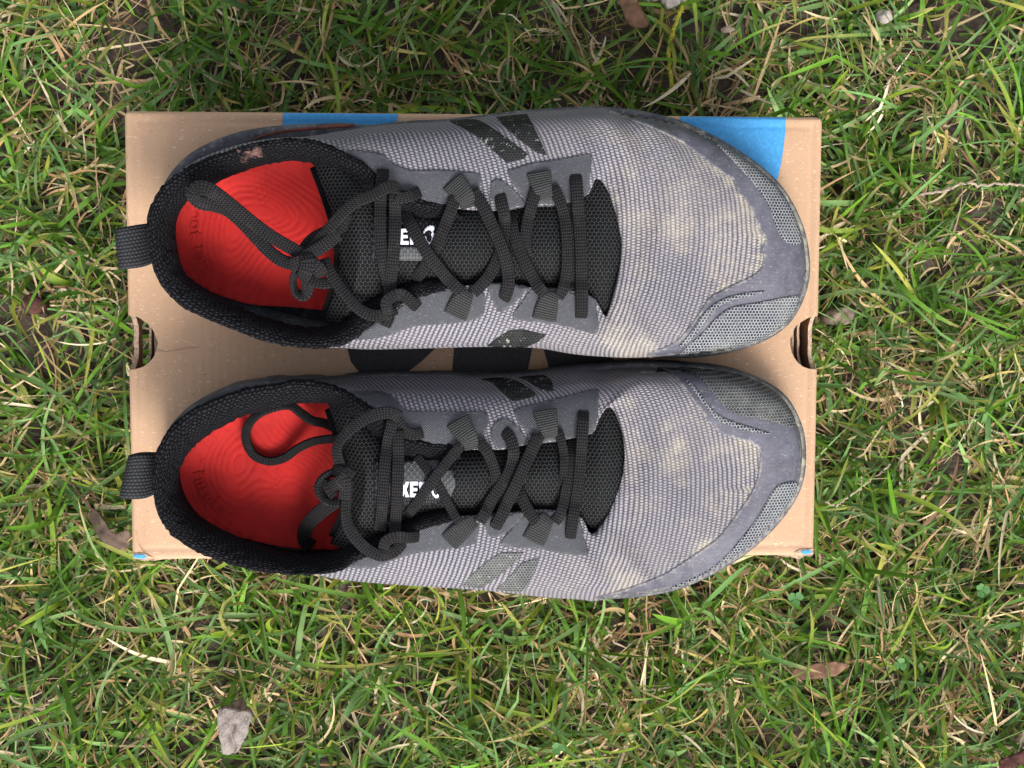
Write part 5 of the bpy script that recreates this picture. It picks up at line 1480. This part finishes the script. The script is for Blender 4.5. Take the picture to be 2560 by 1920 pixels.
slab('fallen_leaf', [(1545, -20), (1580, -20), (1600, 20), (1622, 60), (1600, 70), (1570, 62), (1555, 30)], 0.012, 0.0008, M['brownleaf'], 'reddish brown leaf on bare soil above the left shoe', 'leaf', bend=0.003, rough=0.0006, seed=8)
slab('stone', [(1656, -12), (1690, -14), (1712, -4), (1712, 8), (1690, 14), (1672, 20), (1660, 8)], 0.020, 0.010, M['stone'], 'pale chalky stone at the top edge of the photo', 'stone', bend=0.004, rough=0.0014, seed=9, step=4)
slab('pebble', [(2056, 790), (2075, 776), (2105, 768), (2130, 775), (2140, 792), (2125, 806), (2095, 812), (2065, 808)], 0.006, 0.012, M['pebble'], 'rounded brown pebble in the grass beside the right hand hole of the box', 'pebble', bend=0.006, rough=0.0010, seed=10)
slab('pebble', [(60, 745), (80, 735), (105, 748), (112, 765), (95, 785), (70, 780), (52, 765)], 0.014, 0.012, M['redleaf'], 'purple brown clod of earth in the grass left of the box', 'clod', bend=0.006, rough=0.0008, seed=11)
slab('stone', [(2192, 32), (2205, 22), (2222, 32), (2232, 46), (2212, 60), (2194, 52)], 0.009, 0.008, M['stone'], 'small grey stone in the grass beyond the blue corner of the box', 'stone', bend=0.004, rough=0.0010, seed=12, step=4)
slab('seed_husk', [(1802, 72), (1818, 67), (1838, 72), (1826, 81), (1806, 82)], 0.012, 0.0010, M['twig'], 'pale seed husk on bare soil above the left shoe toe', 'husk', bend=0.002, rough=0.0003, seed=13, step=3)

def twig(name, pts, w, mat, label, cat, zs):
    P2 = catmull(np.array(pts, float), len(pts) * 6)
    z = catmull(np.array(zs, float)[:, None], len(P2)).ravel()
    g = np.random.default_rng(len(pts))
    P = np.array([at(p[0], p[1], h) for p, h in zip(P2, z)]) + g.normal(0, 0.0004, (len(P2), 3))
    o = ribbon(name, P, w, w * 0.8, mat, None, P[0])
    o.location = P[0]
    return tag(o, label, cat)
twig('twig', [(2275, 495), (2330, 480), (2380, 470), (2400, 458), (2450, 464), (2490, 458), (2530, 462), (2580, 464)], 0.0014, M['twig'], 'crinkled pale dead stem lying right of the box near the right edge', 'twig', [0.014, 0.018, 0.022, 0.022, 0.020, 0.022, 0.022, 0.020])
twig('twig', [(165, 1190), (185, 1212), (205, 1238), (222, 1262), (236, 1278)], 0.0012, M['redleaf'], 'thin dark leaf stalk below the lower heel tab', 'twig', [0.034, 0.032, 0.03, 0.027, 0.023])
twig('moss_stem', [(1712, 6), (1700, 32), (1690, 62), (1680, 90), (1672, 130), (1676, 180), (1680, 215)], 0.0022, M['moss'], 'yellow green mossy stem below the chalky stone', 'moss', [0.024, 0.022, 0.02, 0.018, 0.016, 0.014, 0.014])
twig('twig', [(2060, 1255), (2090, 1265), (2110, 1248), (2150, 1220), (2190, 1190), (2230, 1160)], 0.0011, M['twig'], 'bent straw coloured stalk beside the right shoe toe', 'twig', [0.02, 0.022, 0.024, 0.024, 0.022, 0.02])

def clover(x, y, z, s, ang, label):
    c = at(x, y, z)
    root = empty('clover', c)
    tag(root, label, 'clover', 'clover leaves in the grass')
    for k in range(3):
        a = ang + k * 2 * math.pi / 3
        V = [(0, 0, 0)]
        n = 14
        for i in range(n):
            t = -1 + 2 * i / (n - 1)
            r = s * (1 - 0.35 * t * t - 0.12 * math.exp(-(t / 0.22) ** 2))
            th = t * 0.95
            V.append((r * math.cos(th), r * math.sin(th) * 0.95, 0.0008 * math.cos(t * 1.5) + 0.0006))
        Vr = [(v[0] * math.cos(a) - v[1] * math.sin(a), v[0] * math.sin(a) + v[1] * math.cos(a), v[2]) for v in V]
        mesh_obj('leaflet', Vr, [(0, i, i + 1) for i in range(1, n)], M['clover'], root)
    P = np.array([(0, 0, 0), (0.001, -0.001, -z * 0.4), (0.002, -0.001, -z * 0.85)])
    ribbon('stalk', catmull(P, 8), 0.0008, 0.0008, M['clover'], root, np.zeros(3))
clover(1988, 1496, 0.034, 0.0046, 0.6, 'three leaved clover below the right shoe toe')
clover(2250, 1660, 0.032, 0.0040, 1.4, 'small three leaved clover among blades at lower right')
clover(2455, 1475, 0.034, 0.0044, 2.2, 'three leaved clover near the right edge')
clover(1395, 1870, 0.030, 0.0040, 0.2, 'small three leaved clover at the bottom edge')
